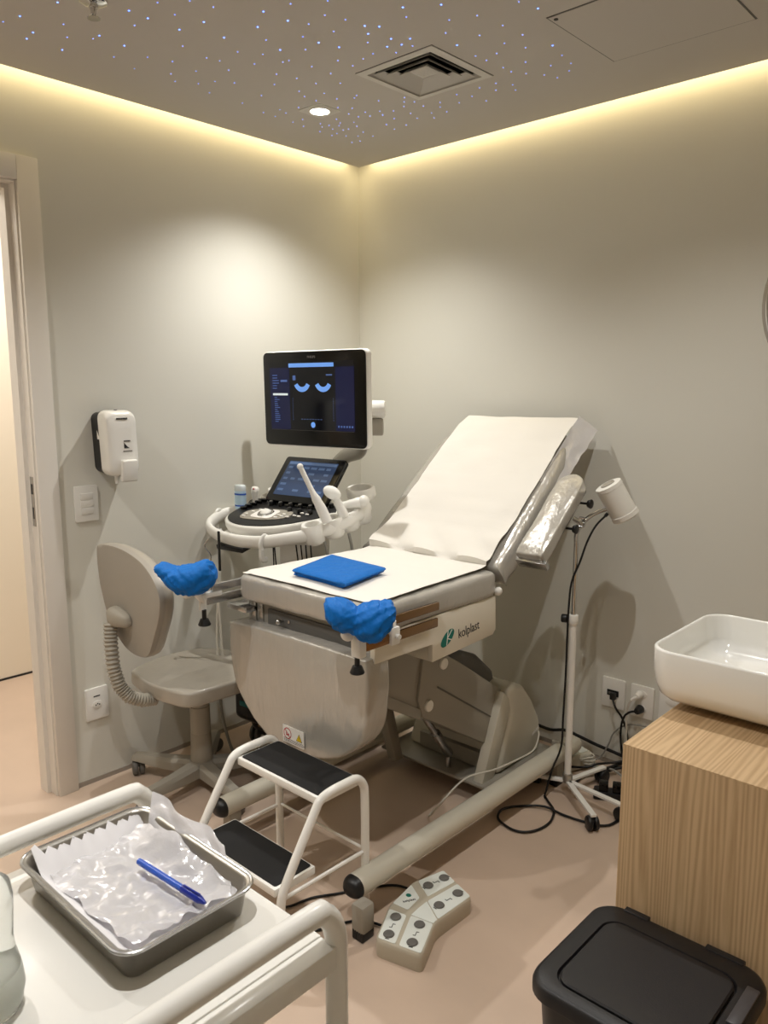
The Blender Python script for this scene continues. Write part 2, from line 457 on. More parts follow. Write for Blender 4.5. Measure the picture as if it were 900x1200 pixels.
# sprinkler
t = thing('fire_sprinkler', 'chrome fire sprinkler head hanging from the ceiling', 'sprinkler', (.648, -1.622, CZ))
m = MB(); m.lathe([(.036, CZ), (.034, CZ - .006), (.022, CZ - .012), (.012, CZ - .013), (.012, CZ - .02)], (.648, -1.622, 0)); obj('escutcheon', m, MAT['chrome'], t)
m = MB(); m.cyl((.648, -1.622, CZ - .034), (.648, -1.622, CZ - .014), .006, .009)
for s in (-1, 1): m.tube([(.648 + s * .009, -1.622, CZ - .016), (.648 + s * .011, -1.622, CZ - .026), (.648 + s * .003, -1.622, CZ - .040)], .0022, 6)
obj('sprinkler_frame', m, MAT['chrome'], t)
m = MB(); m.lathe([(.003, CZ - .044), (.016, CZ - .0445), (.0165, CZ - .0425), (.003, CZ - .040)], (.648, -1.622, 0)); obj('deflector', m, MAT['chrome'], t)
# star lights
STARS = [(570,-1677,2),(662,-1530,2),(423,-1710,2),(358,-1727,1),(462,-1610,1),(352,-1644,2),(300,-1639,2),(392,-1566,1),(468,-1510,2),(301,-1537,2),(596,-1476,1),(660,-1474,2),(730,-1436,1),(751,-1360,2),(839,-1392,1),(712,-1266,2),(755,-1503,1),(823,-1452,1),(459,-1429,2),(579,-1313,1),(365,-1410,1),(436,-1341,1),(463,-1273,1),(331,-1323,1),(378,-1224,1),(334,-1181,1),(453,-1183,1),(372,-1119,1),(561,-1219,1),(571,-1179,1),(534,-1119,1),(427,-1094,1),(332,-1048,1),(463,-1044,1),(663,-1182,1),(436,-1512,1),(663,-1379,2),(999,-1268,1),(915,-1289,2),(922,-1212,2),(833,-1243,2),(786,-1176,1),(764,-1106,2),(703,-1121,1),(630,-1094,1),(703,-1044,1),(725,-1039,1),(618,-998,1),(546,-947,1),(438,-914,1),(334,-914,1),(313,-805,1),(312,-750,1),(379,-785,1),(368,-747,1),(312,-666,1),(1080,-1214,1),(1018,-1166,1),(948,-1160,1),(878,-1119,1),(882,-1063,2),(820,-1057,1),(742,-962,1),(833,-939,1),(903,-1002,2),(965,-1083,1),(1039,-1111,1),(1052,-1050,2),(1078,-1019,2),(1025,-1008,2),(986,-969,1),(838,-881,1),(944,-903,1),(897,-896,1),(746,-886,1),(638,-932,1),(651,-861,1),(561,-854,1),(538,-810,1),(608,-785,1),(537,-756,1),(602,-720,1),(544,-659,1),(652,-686,1),(673,-697,1),(576,-620,1),(526,-588,1),(529,-541,1),(582,-560,1),(566,-519,1),(694,-610,1),(627,-532,1),(546,-409,1),(711,-810,1),(360,-660,1),(305,-607,1),(443,-753,1),(374,-585,1),(350,-554,1),(306,-524,1),(384,-550,1),(362,-511,1),(453,-578,1),(408,-521,1),(304,-459,1),(383,-475,1),(340,-417,1),(406,-470,1),(476,-511,1),(452,-471,1),(374,-385,1),(300,-344,1),(336,-335,1),(416,-345,1),(422,-406,1),(434,-540,1),(336,-463,1),(607,-495,1),(1197,-1058,2),(1168,-1011,1),(1279,-1002,2),(1077,-1019,2),(1090,-905,2),(1050,-941,2),(1047,-892,2),(1007,-910,2),(1064,-864,1),(999,-862,1),(1241,-920,1),(1186,-865,1),(1311,-890,1),(1328,-796,1),(1246,-789,1),(1161,-781,2),(1268,-699,1),(1336,-710,1),(1212,-656,1),(1296,-633,1),(1240,-545,1),(1361,-592,2),(1346,-513,1),(1336,-443,1),(1303,-396,1),(1282,-470,1),(1229,-420,1),(1248,-373,1),(1193,-468,1),(1167,-512,1),(1167,-556,1),(1156,-684,1),(1161,-636,1),(1433,-879,1),(1450,-815,2),(1078,-466,1),(1044,-417,1),(1111,-419,1),(1092,-373,1),(963,-358,1),(1016,-470,1),(953,-426,1),(885,-407,1),(925,-474,1),(797,-365,1),(838,-454,1),(810,-419,1),(750,-393,1),(723,-345,1),(675,-384,1),(773,-466,1),(777,-519,1),(779,-573,1),(751,-543,1),(720,-509,1),(692,-440,1),(598,-356,1),(612,-439,1),(664,-501,1),(534,-350,1),(547,-410,1),(609,-498,1)]
base = None
for x, y, k in STARS:
    if abs(x / 1000 - .473) < .04 and abs(y / 1000 + .68) < .04: continue
    if vx0 - .02 < x / 1000 < vx1 + .02 and vy0 - .02 < y / 1000 < vy1 + .02: continue
    if base is None:
        m = MB(); m.lathe([(.0005, -.0016), (.0018, -.0012), (.0026, 0)], n=10)
        base = obj('star_light', m, MAT['star'], at=(0, 0, 0), local=True); s = base
    else:
        s = base.copy(); COL.objects.link(s)
    s.location = (x / 1000, y / 1000, CZ); q = .95 if k == 2 else .58; s.scale = (q, q, q)
    tag(s, 'tiny blue star light set in the ceiling', 'star light', 'blue star lights scattered over the ceiling')

# ================================================================ WALL FITTINGS
# soap dispenser
t = thing('soap_dispenser', 'white wall soap dispenser with black sides above the light switch', 'soap dispenser', (0, -1.30, 1.12))
outl = [(y + (1.376 - z) * .035, z) for y, z in rrect(-1.368, -1.246, 1.146, 1.376, .028, 6)]
def sd(px, sc, dz=0): return [Vector((px, -1.302 + (a + 1.302) * sc, 1.26 + (b - 1.26) * sc + dz)) for a, b in outl]
m = MB(); m.loft([sd(.055, .99, .0), sd(.062, 1.0, .0), sd(.088, .99, -.001), sd(.098, .965, -.002), sd(.104, .92, -.003), sd(.107, .86, -.004), sd(.108, .5, -.005)]); obj('front_cover', m, MAT['cover'], t, ang=60)
m = MB(); m.loft([sd(.0, .93), sd(.06, .985)]); obj('back_shell', m, MAT['black'], t, ang=60)
m = MB(); m.cyl((.07, -1.305, 1.372), (.07, -1.305, 1.3775), .006, n=14); obj('lock_pin', m, MAT['grayd'], t)
m = MB(); m.box((.112, -1.287, 1.163), (.02, .060, .078), .006, 3, Matrix.Rotation(math.radians(6), 4, 'Y')); pb = obj('push_button', m, MAT['whitep'], t)
m = MB(); m.cyl((.085, -1.322, 1.118), (.085, -1.322, 1.155), .006, .008); m.cyl((.1, -1.3, 1.135), (.1, -1.3, 1.155), .004); obj('nozzle', m, MAT['whitep'], t)
m = MB(); m.bb(.04, .058, -1.3635, -1.3622, 1.275, 1.315); obj('side_label', m, MAT['sticker'], t)
m = MB()
for k in range(7): m.bb(.108, .1095, -1.325 + k * .0062, -1.3205 + k * .0062, 1.3435, 1.349)
obj('printed_name', m, MAT['ink'], t)
m = MB(); m.prism([(-1.300, 1.262), (-1.300, 1.243), (-1.280, 1.243), (-1.289, 1.249)], 'x', .1065, .1095)
for k in range(5): m.bb(.108, .1095, -1.300 + k * .005, -1.2965 + k * .005, 1.266, 1.270)
for k in range(7): m.bb(.108, .1095, -1.304 + k * .005, -1.3005 + k * .005, 1.2315, 1.234)
obj('printed_mark', m, MAT['ink'], t)
# switch and outlets
def plate_x(name, label, cat, y0, y1, z0, z1, grp=None):
    t = thing(name, label, cat, (0, (y0 + y1) / 2, z0), 0, grp)
    m = MB(); m.prism(rrect(y0, y1, z0, z1, .006), 'x', 0, .009, .002, 2); obj('wall_plate', m, MAT['whitep'], t)
    return t
t = plate_x('light_switch', 'white triple rocker light switch on wall beside the door frame', 'light switch', -1.444, -1.357, .983, 1.111)
for k in range(3):
    m = MB(); m.box((.0105, -1.4005, 1.073 - k * .026), (.004, .046, .023), .0012, 2, Matrix.Rotation(math.radians(3), 4, 'Y')); obj('rocker', m, MAT['whitep'], t)
t = plate_x('wall_outlet', 'white wall outlet low on the wall behind the grey chair', 'outlet', -1.451, -1.363, .242, .364)
def sock_face(mbw, o, U, s=1):
    pass
m = MB(); m.prism(smooth_poly([(-1.426, .300), (-1.418, .313), (-1.396, .313), (-1.388, .300), (-1.396, .287), (-1.418, .287)], 3), 'x', .009, .0115, .001); so = obj('socket', m, MAT['whitep'], t)
m = MB()
for k, z in ((-1.414, .299), (-1.407, .303), (-1.400, .299)): m.cyl((.0113, k, z), (.0120, k, z), .0026, n=12)
m.bb(.0090, .0096, -1.420, -1.395, .330, .334); obj('socket_hole', m, MAT['ink'], so)
def plate_y(name, label, x0, x1, z0, z1):
    t = thing(name, label, 'outlet', ((x0 + x1) / 2, 0, z0))
    m = MB(); m.prism(rrect(x0, x1, z0, z1, .006), 'y', 0, -.009, .002, 2); obj('wall_plate', m, MAT['whitep'], t)
    return t
t = plate_y('wall_outlet', 'white outlet plate with a black socket, leftmost behind the exam lamp', 1.308, 1.402, .232, .350)
m = MB(); m.bb(1.331, 1.378, -.0125, -.009, .281, .304, .001); so = obj('socket', m, MAT['black'], t)
m = MB(); m.bb(1.336, 1.350, -.014, -.0125, .288, .297); m.bb(1.354, 1.362, -.014, -.0125, .288, .297); obj('socket_hole', m, MAT['grayd'], so)
t = plate_y('wall_outlet', 'white outlet plate with white and black plugs, next to the sink counter', 1.425, 1.515, .225, .350)
for z in (.318, .262):
    m = MB(); m.prism([(1.470 + .02 * math.cos(a), z + .014 * math.sin(a)) for a in [2 * PI * k / 16 for k in range(16)]], 'y', -.009, -.012, .0008); obj('socket', m, MAT['whitep'], t)
t = plate_y('wall_outlet', 'white outlet plate mostly hidden behind the white basin', 1.535, 1.625, .225, .350)
for z in (.318, .262):
    m = MB(); m.prism([(1.580 + .02 * math.cos(a), z + .014 * math.sin(a)) for a in [2 * PI * k / 16 for k in range(16)]], 'y', -.009, -.012, .0008); obj('socket', m, MAT['whitep'], t)
# round mirror, only its left edge is in the picture
t = thing('round_mirror', 'round wall mirror above the basin at the right edge', 'mirror', (2.10, 0, 1.71))
m = MB(); m.lathe([(.290, 0), (.300, .002), (.300, .012), (.290, .014)], (2.10, 0, 1.71), 64, Matrix.Rotation(PI / 2, 4, 'X')); obj('mirror_rim', m, MAT['steel'], t)
m = MB(); m.lathe([(.288, .0135), (.289, .0155), (.284, .0165)], (2.10, 0, 1.71), 64, Matrix.Rotation(PI / 2, 4, 'X')); obj('mirror_glass', m, MAT['mirror'], t)

# ================================================================ EXAMINATION BED
bed = thing('examination_bed', 'grey reclining gynaecology examination bed with white couch paper', 'examination bed', (.96, -.75, 0))
def railprof(x, z): return [(x + a, z + b) for a, b in rrect(-.034, .034, -.030, .030, .028, 6)]
for x, y1 in ((.672, -.20), (1.276, -.165)):
    m = MB(); pr_ = railprof(x, .115)
    m.prism(pr_, 'y', -1.338, y1)
    r = obj('base_rail', m, MAT['bedpaint'], bed, ang=40)
    for ya, yb, s in ((-1.338, -1.368, -1), (y1, y1 + .026, 1)):
        m = MB(); rings = []
        for k in range(6):
            q = k / 5; sc = math.sqrt(max(.0, 1 - (q * .92) ** 2)); yy = ya + (yb - ya) * q
            rings.append([Vector((x + (a - x) * sc * 1.01, yy, .115 + (b - .115) * sc * 1.01)) for a, b in pr_])
        m.loft(rings); obj('end_cap', m, MAT['black'] if s < 0 else MAT['bedpaint'], r, ang=60, label='black end cap' if s < 0 else None)
    for yy in (-1.36 if x > 1 else -1.30, y1 - .12):
        m = MB(); ox = .050 if (x > 1 and yy < -1) else 0
        m.box((x + ox, yy, .062), (.044, .048, .080), .008, 2); fo = obj('levelling_foot', m, MAT['grayp'], r)
        m = MB(); m.box((x + ox, yy, .020), (.040, .046, .040), .004, 2)
        for k in range(4): m.box((x + ox - .012 + k * .008, yy - .0225, .018), (.003, .003, .026))
        obj('foot_pad', m, MAT['black'], fo)
m = MB(); m.bb(1.236, 1.312, -.255, -.235, .083, .147, .006); obj('rail_band', m, MAT['grayp'], bed)
m = MB(); m.bb(.69, 1.25, -.60, -.16, .062, .072, .002); m.bb(.72, 1.10, -.40, -.33, .072, .125, .004); obj('base_plate', m, MAT['bedgrey'], bed)
# lifting mechanism
m = MB(); m.prism([(-1.13, .66), (-.86, .66), (-.86, .42), (-.90, .405), (-1.13, .545)], 'x', .80, 1.118, .003); fc = obj('front_column_cover', m, MAT['bedgrey'], bed)
m = MB(); m.prism([(-1.13, .540), (-.885, .398), (-.878, .430), (-1.13, .577)], 'x', 1.116, 1.124, .001); obj('cover_lip', m, MAT['bedgrey'], fc)
m = MB(); m.prism([(-.87, .64), (-.80, .61), (-.692, .545), (-.427, .366), (-.468, .265), (-.521, .190), (-.875, .405), (-.90, .47)], 'x', .815, 1.128, .004); ar = obj('lift_arm_cover', m, MAT['bedgrey'], bed)
m = MB(); m.prism([(-.803, .490), (-.474, .275), (-.476, .270), (-.805, .484)], 'x', 1.128, 1.1295); obj('arm_seam', m, MAT['grayd'], ar)
for y, z in ((-.776, .560), (-.851, .438)):
    m = MB(); m.cyl((1.126, y, z), (1.137, y, z), .019, n=24, bev=.003); obj('pivot_cap', m, MAT['whitep'], ar, label='round white pivot cap')
m = MB(); m.prism([(-.74, .50), (-.68, .545), (-.60, .545), (-.50, .505), (-.40, .42), (-.36, .30), (-.45, .25), (-.6, .4)], 'x', .84, 1.07, .018, 3); obj('rubber_boot', m, MAT['grayd'], bed)
m = MB(); m.prism([(-.462, .375), (-.405, .325), (-.512, .068), (-.585, .068)], 'x', 1.118, 1.158, .002); obj('base_post', m, MAT['bedpaint'], bed)
m = MB(); m.prism([(-.44, .375), (-.40, .392), (-.34, .37), (-.27, .29), (-.222, .21), (-.205, .13), (-.215, .073), (-.50, .073), (-.42, .28)], 'x', .74, 1.165, .02, 3); cw = obj('rear_cowl', m, MAT['bedpaint'], bed)
m = MB()
for k in range(6): m.bb(1.1655, 1.1662, -.275 + k * .008, -.270 + k * .008, .150 + k * .003, .162 + k * .003)
obj('cowl_print', m, MAT['sticker'], cw)
m = MB(); m.cyl((.99, -.70, .31), (.99, -.61, .19), .012); m.cyl((.99, -.64, .23), (.99, -.56, .125), .018); m.cyl((.99, -.565, .075), (.99, -.565, .135), .010); gs = obj('gas_strut', m, MAT['steel'], bed)
m = MB(); m.tube([(.93, -.715, .33), (.94, -.70, .315), (.98, -.69, .315), (1.0, -.70, .33)], .006, 8); obj('strut_bracket', m, MAT['steel'], gs)
m = MB(); m.prism([(-.66, .072), (-.62, .072), (-.69, .34), (-.74, .34)], 'x', .78, .82, .002); m.bb(.80, 1.12, -.50, -.46, .075, .135, .003); obj('support_leg', m, MAT['bedgrey'], bed)
# under frame and side panel
m = MB(); m.bb(.665, 1.215, -1.195, -.66, .69, .783, .003); m.bb(.70, 1.12, -1.12, -.70, .652, .70, .003)
uf = obj('seat_frame', m, MAT['bedgrey'], bed)
m = MB(); m.bb(.76, 1.17, -1.2015, -1.195, .712, .765, .001); obj('front_insert', m, MAT['grayd'], uf)
m = MB(); m.bb(.665, .70, -1.2025, -1.195, .68, .783, .001); m.bb(.71, .735, -1.2025, -1.195, .68, .783, .001); obj('latch_plate', m, MAT['steel'], uf)
m = MB(); m.cyl((.835, -1.200, .740), (.835, -1.218, .740), .004); m.ball((.835, -1.221, .740), .009); m.cyl((.865, -1.200, .743), (.865, -1.206, .743), .005); obj('latch_knob', m, MAT['steel'], uf)
m = MB(); m.prism([(-1.225, .785), (-.655, .785), (-.653, .80), (-.650, .672), (-.665, .658), (-.976, .645), (-.976, .700), (-1.225, .705)], 'x', 1.228, 1.246, .001); m.prism([(-.976, .698), (-.976, .6455), (-.67, .659), (-.67, .698)], 'x', 1.06, 1.228, .001); sp_ = obj('side_panel', m, MAT['bedcream'], bed)
MT = frameM((1.2465, -.797, .705), (0, 1, .07), (0, 0, 1))
text('lettering', 'kolplast', .043, MAT['ink'], MT, sp_, sx=.82)
m = MB(); cyo, czo = -.905, .703
el = [(cyo + .031 * math.cos(a) + .006 * math.sin(a), czo + .023 * math.sin(a) + .010 * math.cos(a)) for a in [2 * PI * k / 32 for k in range(32)]]
m.prism(el, 'x', 1.246, 1.2472); lg = obj('logo_badge', m, MAT['green'], sp_)
m = MB()
for q in ([(cyo - .006, czo - .022), (cyo - .003, czo - .022), (cyo + .003, czo + .024), (cyo, czo + .024)], [(cyo - .002, czo + .001), (cyo + .020, czo + .024), (cyo + .022, czo + .022), (cyo + .001, czo + .0)], [(cyo - .002, czo + .001), (cyo + .020, czo - .008), (cyo + .019, czo - .011), (cyo - .003, czo - .002)]):
    m.prism(q, 'x', 1.2472, 1.2478)
obj('logo_mark', m, MAT['sticker'], lg)
m = MB(); m.ball((1.252, -.648, .800), (.013, .015, .014)); obj('hinge_cap', m, MAT['whitep'], bed, label='round white hinge cap')
# cushions
def cushion(mb, ox, z0, z1, bev, nz=4, top=.03):
    """outline points (x,y) lofted from z0 to z1 with soft rounded edges"""
    cxm = sum(p[0] for p in ox) / len(ox); cym = sum(p[1] for p in ox) / len(ox)
    def ring(ins, z):
        out = []
        for x, y in ox:
            dx, dy = x - cxm, y - cym; L = math.hypot(dx, dy)
            out.append(Vector((x - dx / L * ins, y - dy / L * ins, z)))
        return out
    R = []
    for k in range(nz + 1):
        a = PI / 2 * k / nz; R.append(ring(bev * (1 - math.sin(a)), z0 + bev * (1 - math.cos(a))))
    for k in range(nz + 1):
        a = PI / 2 * k / nz; R.append(ring(bev * (1 - math.cos(a)), z1 - bev * (1 - math.sin(a))))
    for k in range(1, 4): R.append(ring(bev + top * k, z1 + .0015 * k))
    return mb.loft(R)
def wrinkle(mb, amp, sc, seed=0, ax=None):
    for p in mb.v:
        n = noise.noise_vector(Vector((p.x * sc + seed, p.y * sc, p.z * sc)))
        p += n * amp
def dens(poly, step):
    out = []
    for i, a in enumerate(poly):
        b = poly[(i + 1) % len(poly)]; L = math.hypot(b[0] - a[0], b[1] - a[1]); n = max(1, int(L / step))
        for k in range(n): out.append((a[0] + (b[0] - a[0]) * k / n, a[1] + (b[1] - a[1]) * k / n))
    return out
m = MB(); cushion(m, dens(rrect(.640, 1.252, -1.232, -.640, .040, 6), .015), .783, .864, .020); wrinkle(m, .0035, 16, 3)
seat = obj('seat_cushion', m, MAT['silver'], bed, ang=70)
# backrest, leaning back from the hinge
TH = math.atan2(.455, .540); bd = Vector((0, math.cos(TH), math.sin(TH))); bn = Vector((0, -math.sin(TH), math.cos(TH)))
B0 = Vector((0, -.640, .868))
def BP(x, a, h): return Vector((x, 0, 0)) + B0 + bd * a + bn * h     # a along the slope, h out of the face (face at 0)
m = MB(); cushion(m, dens(smooth_poly([(.632, .02), (.632, .3), (.640, .55), (.70, .672), (.80, .69), (1.07, .69), (1.17, .672), (1.232, .55), (1.246, .3), (1.246, .02), (1.2, -.005), (.68, -.005)], 5), .02), -.085, 0, .028)
m.v = [BP(p.x, p.y, p.z) for p in m.v]; wrinkle(m, .004, 14, 9)
back = obj('backrest_cushion', m, MAT['silver'], bed, ang=70)
m = MB(); m.bb(.70, 1.18, .03, .60, -.105, -.088, .004); m.v = [BP(p.x, p.y, p.z) for p in m.v]; obj('backrest_plate', m, MAT['bedgrey'], bed)
m = MB(); m.cyl((1.15, -.60, .775), (1.15, -.36, .98), .013); m.cyl((.74, -.60, .775), (.74, -.36, .98), .013); obj('backrest_strut', m, MAT['steel'], bed)
# hanging leg cushion
leg = [(.618, .675), (.622, .698), (.640, .709), (.80, .716), (1.00, .721), (1.215, .720), (1.238, .714), (1.243, .69), (1.245, .60), (1.225, .50), (1.175, .435), (1.10, .390), (1.01, .362), (.91, .350), (.83, .356), (.755, .392), (.69, .442), (.645, .505), (.622, .58)]
m = MB(); cushion(m, dens(smooth_poly(leg, 3), .015), 0, .092, .012, 4)
m.v = [Vector((p.x, -1.160 - p.z * 1.0, p.y)) for p in m.v]; wrinkle(m, .0028, 18, 5)
lc = obj('leg_cushion', m, MAT['silver'], bed, ang=70)
OFF = Vector((-.066, .0560, -.0435))
m = MB(); m.bb(.957, 1.052, -1.3155, -1.3125, .429, .482); st = obj('warning_label', m, MAT['sticker'], lc, label='white safety sticker with red and yellow signs')
m = MB(); R_ = Matrix.Rotation(PI / 2, 4, 'X')
for k in range(24):
    a0, a1 = 2 * PI * k / 24, 2 * PI * (k + 1) / 24
    m.add([(.979 + r * math.cos(a), -1.3160, .459 + r * math.sin(a)) for r, a in ((.0150, a0), (.0150, a1), (.0178, a1), (.0178, a0))], [(0, 1, 2, 3)])
m.add([(.967, -1.3161, .469), (.969, -1.3161, .471), (.991, -1.3161, .449), (.989, -1.3161, .447)], [(0, 1, 2, 3)]); m.bb(.9725, .9745, -1.3162, -1.3160, .452, .462); m.bb(.984, .986, -1.3162, -1.3160, .452, .460); m.bb(.974, .985, -1.3162, -1.3160, .4525, .456)
obj('prohibition_sign', m, MAT['red'], st)
m = MB(); m.prism([(1.018, .447), (1.045, .447), (1.0315, .471)], 'y', -1.3160, -1.3157); ws = obj('warning_triangle', m, MAT['ink'], st)
m = MB(); m.prism([(1.0205, .4485), (1.0425, .4485), (1.0315, .4685)], 'y', -1.3164, -1.3160); wy = obj('yellow_field', m, MAT['yellow'], ws)
m = MB(); m.bb(1.0308, 1.0322, -1.3168, -1.3164, .454, .463); m.bb(1.0308, 1.0322, -1.3168, -1.3164, .4505, .4522); obj('exclamation_mark', m, MAT['ink'], wy)
m = MB()
for r in range(3):
    x = .962
    while x < 1.046:
        w = random.uniform(.004, .011); m.bb(x, x + w, -1.3160, -1.3156, .441 - r * .0042, .4430 - r * .0042); x += w + .002
obj('fine_print', m, MAT['inkgrey'], st)
for _o in (st,): _o.location = _o.location + OFF
# arm rest on the right of the backrest: padded board parallel to the slope
ar = []
def AP(x, a, h): return Vector((x, 0, 0)) + B0 + bd * a + bn * h
m = MB(); cushion(m, dens(smooth_poly([(1.275, .105), (1.275, .25), (1.275, .40), (1.29, .445), (1.325, .460), (1.36, .445), (1.375, .40), (1.375, .25), (1.375, .105), (1.36, .094), (1.325, .092), (1.29, .094)], 4), .02), 0, .042, .008, 4, .008)
m.v = [AP(p.x, p.y - .02, p.z - .03) for p in m.v]; wrinkle(m, .0015, 20, 2)
at_ = obj('arm_rest', m, MAT['silver'], bed, ang=70)
m = MB(); m.bb(1.272, 1.384, .060, .078, -.046, -.012, .003); m.v = [AP(p.x, p.y, p.z) for p in m.v]; obj('arm_rest_end_plate', m, MAT['steel'], at_)
m = MB(); m.bb(1.290, 1.360, .09, .42, -.052, -.032, .004); m.bb(1.16, 1.30, .22, .26, -.10, -.05, .004); m.v = [AP(p.x, p.y, p.z) for p in m.v]; obj('arm_rest_bracket', m, MAT['grayd'], at_)
for (x, a, h) in ((1.392, .36, -.045), (1.385, .25, -.052)):
    m = MB(); p = AP(x - .03, a, h); q = AP(x, a, h); r_ = AP(x + .014, a, h)
    m.cyl(p, q, .004); m.cyl(q, r_, .013, .016, bev=.003); obj('clamp_knob', m, MAT['black'], at_)
m = MB(); m.cyl(AP(1.37, .29, -.045), AP(1.395, .29, -.07), .008); m.tube([AP(1.385, .30, -.05), AP(1.40, .305, -.06), AP(1.40, .285, -.075), AP(1.385, .28, -.07)], .004, 8); obj('clamp_hook', m, MAT['steel'], at_)
# stirrups
def stirrup(sx, x, yend, y0, z, mm):
    s = MB(); s.bb(x - .006, x + .006, yend, y0, z + .022, z + .046, .002)
    o = obj('stirrup_rail', s, mm, bed)
    s = MB(); s.bb(x + sx * .014 - .005, x + sx * .014 + .005, yend - .03, y0 - .02, z - .022, z + .006, .004); obj('rail_bar', s, mm, o)
    s = MB(); s.bb(x + sx * .004 - .011, x + sx * .004 + .011, yend - .035, yend + .035, z + .006, z + .022, .003); s.bb(x - .012, x + sx * .012 + .010, yend - .042, yend - .016, z - .034, z + .022, .004); obj('clamp_block', s, MAT['whitep'], o)
    s = MB(); s.cyl((x, yend - .03, z - .075), (x, yend - .03, z - .03), .007); s.cyl((x, yend - .03, z - .080), (x, yend - .03, z - .058), .020, .014, bev=.004); obj('tightening_knob', s, MAT['black'], o)
    return o
oR = stirrup(1, 1.272, -1.290, -.985, .792, MAT['steelrefl'])
m = MB(); m.bb(1.266, 1.300, -1.215, -1.180, .765, .815, .005); m.cyl((1.300, -1.197, .79), (1.312, -1.197, .79), .007); m.cyl((1.283, -1.197, .812), (1.283, -1.197, .83), .012); obj('side_clamp', m, MAT['whitep'], oR)
m = MB(); m.cyl((1.262, -1.218, .825), (1.262, -1.26, .835), .014, n=20); obj('side_knob', m, MAT['black'], oR)
oL = stirrup(-1, .646, -1.330, -1.08, .802, MAT['steel'])
m = MB(); m.bb(.60, .700, -1.24, -1.10, .745, .762, .003); obj('guide_rail', m, MAT['steel'], oL)
def shell(name, c, d, L, up, bot, dep, par, mm):
    """cup of the stirrup under the cloth"""
# stirrup posts that reach up into the covers
m = MB(); m.cyl((1.275, -1.315, .80), (1.295, -1.33, .85), .012); m.ball((1.262, -1.345, .822), (.020, .016, .018)); obj('stirrup_post', m, MAT['whitep'], oR)
m = MB(); m.cyl((.640, -1.355, .80), (.640, -1.40, .85), .012); m.ball((.625, -1.405, .832), (.022, .018, .018)); obj('stirrup_post', m, MAT['whitep'], oL)

# couch paper over backrest and seat (one long sheet)
def paper(u, v):
    # u across, v along: 0 seat front .. 1 beyond the backrest top
    SL = .60; BL = .735; tot = SL + BL; s = v * tot
    x0, x1 = (.650, 1.205)
    if s < SL:
        y = -1.216 + s * .962; z = .8722
        f = s / SL; xx0 = .655 + .03 * f; xx1 = 1.236 - .03 * f
        P = Vector((xx0 + (xx1 - xx0) * u, y, z + .0015))
        if s < .03: P.z -= .004
        if s > SL - .05: P.z += .010 * ((s - SL + .05) / .05) ** 2
        if u < .04: P.z -= .004
    else:
        a = s - SL; xx0 = .685 + .01 * min(1, a / .5); xx1 = 1.206 - .0 * a
        P = BP(xx0 + (xx1 - xx0) * u, a + .005, .012)
        if a > .66: P += bn * (-.3 * (a - .66)) * 1.0
        if a < .14: P += bn * (.022 * (1 - a / .14)) * (.25 + abs(math.sin(u * 8 + 1 + a * 18)))
    n = noise.noise(Vector((P.x * 9, s * 9, 2))); n2 = noise.noise(Vector((P.x * 3, s * 22, 7)))
    amp = .0022 if s < SL else .006
    P += (Vector((0, 0, 1)) if s < SL else bn) * (amp * n + amp * .6 * n2)
    return P
m = MB(); m.grid(paper, 30, 80, -.0012)
tag(obj('couch_paper', m, MAT['paper'], at=(.95, -.64, .87), ang=60), 'long white paper sheet covering the examination bed seat and backrest', 'couch paper')
# protective film hanging at the top right of the backrest
def filmf(u, v):
    P = BP(1.205 + .055 * u, .40 + .34 * v, .004 - .05 * u - .02 * v * u); P += bn * .006 * noise.noise(Vector((u * 3, v * 8, 1))); return P
m = MB(); m.grid(filmf, 8, 20, .0006); obj('plastic_film', m, MAT['film'], bed, label='loose clear plastic film at the backrest corner')

# blue folded drape on the seat
def quadslab(mb, C4, z0, z1, seed, bul=.003, n=10, bev=.004):
    """soft folded cloth layer over a 4-cornered outline"""
    def top(u, v, z, sgn):
        a = C4[0].lerp(C4[1], u); b = C4[3].lerp(C4[2], u); p = a.lerp(b, v).copy()
        e = min(u, 1 - u, v, 1 - v); p.z = z + sgn * (bul * min(1, e * 5)) + .0012 * noise.noise(Vector((u * 4, v * 4, seed)))
        return p
    W = n + 1; vs = []; 
    for z, s in ((z0, 0), (z1, 1)):
        for i in range(W):
            for j in range(W): vs.append(top(i / n, j / n, z, s))
    k = W * W; fs = []
    for i in range(n):
        for j in range(n):
            q = (i * W + j, (i + 1) * W + j, (i + 1) * W + j + 1, i * W + j + 1)
            fs.append(tuple(x + k for x in q)); fs.append(tuple(reversed(q)))
    rim = [(i, 0) for i in range(n)] + [(n, j) for j in range(n)] + [(i, n) for i in range(n, 0, -1)] + [(0, j) for j in range(n, 0, -1)]
    idx = [a * W + b for a, b in rim]; cen = (C4[0] + C4[1] + C4[2] + C4[3]) / 4
    mid = []
    for a in idx:
        p = (vs[a] + vs[a + k]) / 2; d = p - cen; d.z = 0; p = p + d.normalized() * (z1 - z0) * .45; mid.append(p)
    b0 = len(vs); vs += mid
    for q in range(len(idx)):
        r = (q + 1) % len(idx)
        fs.append((idx[r], idx[q], b0 + q, b0 + r)); fs.append((b0 + r, b0 + q, idx[q] + k, idx[r] + k))
    mb.add(vs, fs)
def C4(dx, dy, s=1.0):
    B = [Vector((.845, -1.165, 0)), Vector((.775, -.935, 0)), Vector((1.040, -.960, 0)), Vector((1.085, -1.178, 0))]
    c = Vector((.935, -1.06, 0)); return [c + (p - c) * s + Vector((dx, dy, 0)) for p in B]
m = MB(); quadslab(m, C4(-.012, .002, .94), .8775, .8825, 1); quadslab(m, C4(-.004, .004, .97), .8825, .889, 2); quadslab(m, C4(.0, 0, 1.0), .8895, .899, 3, .005)
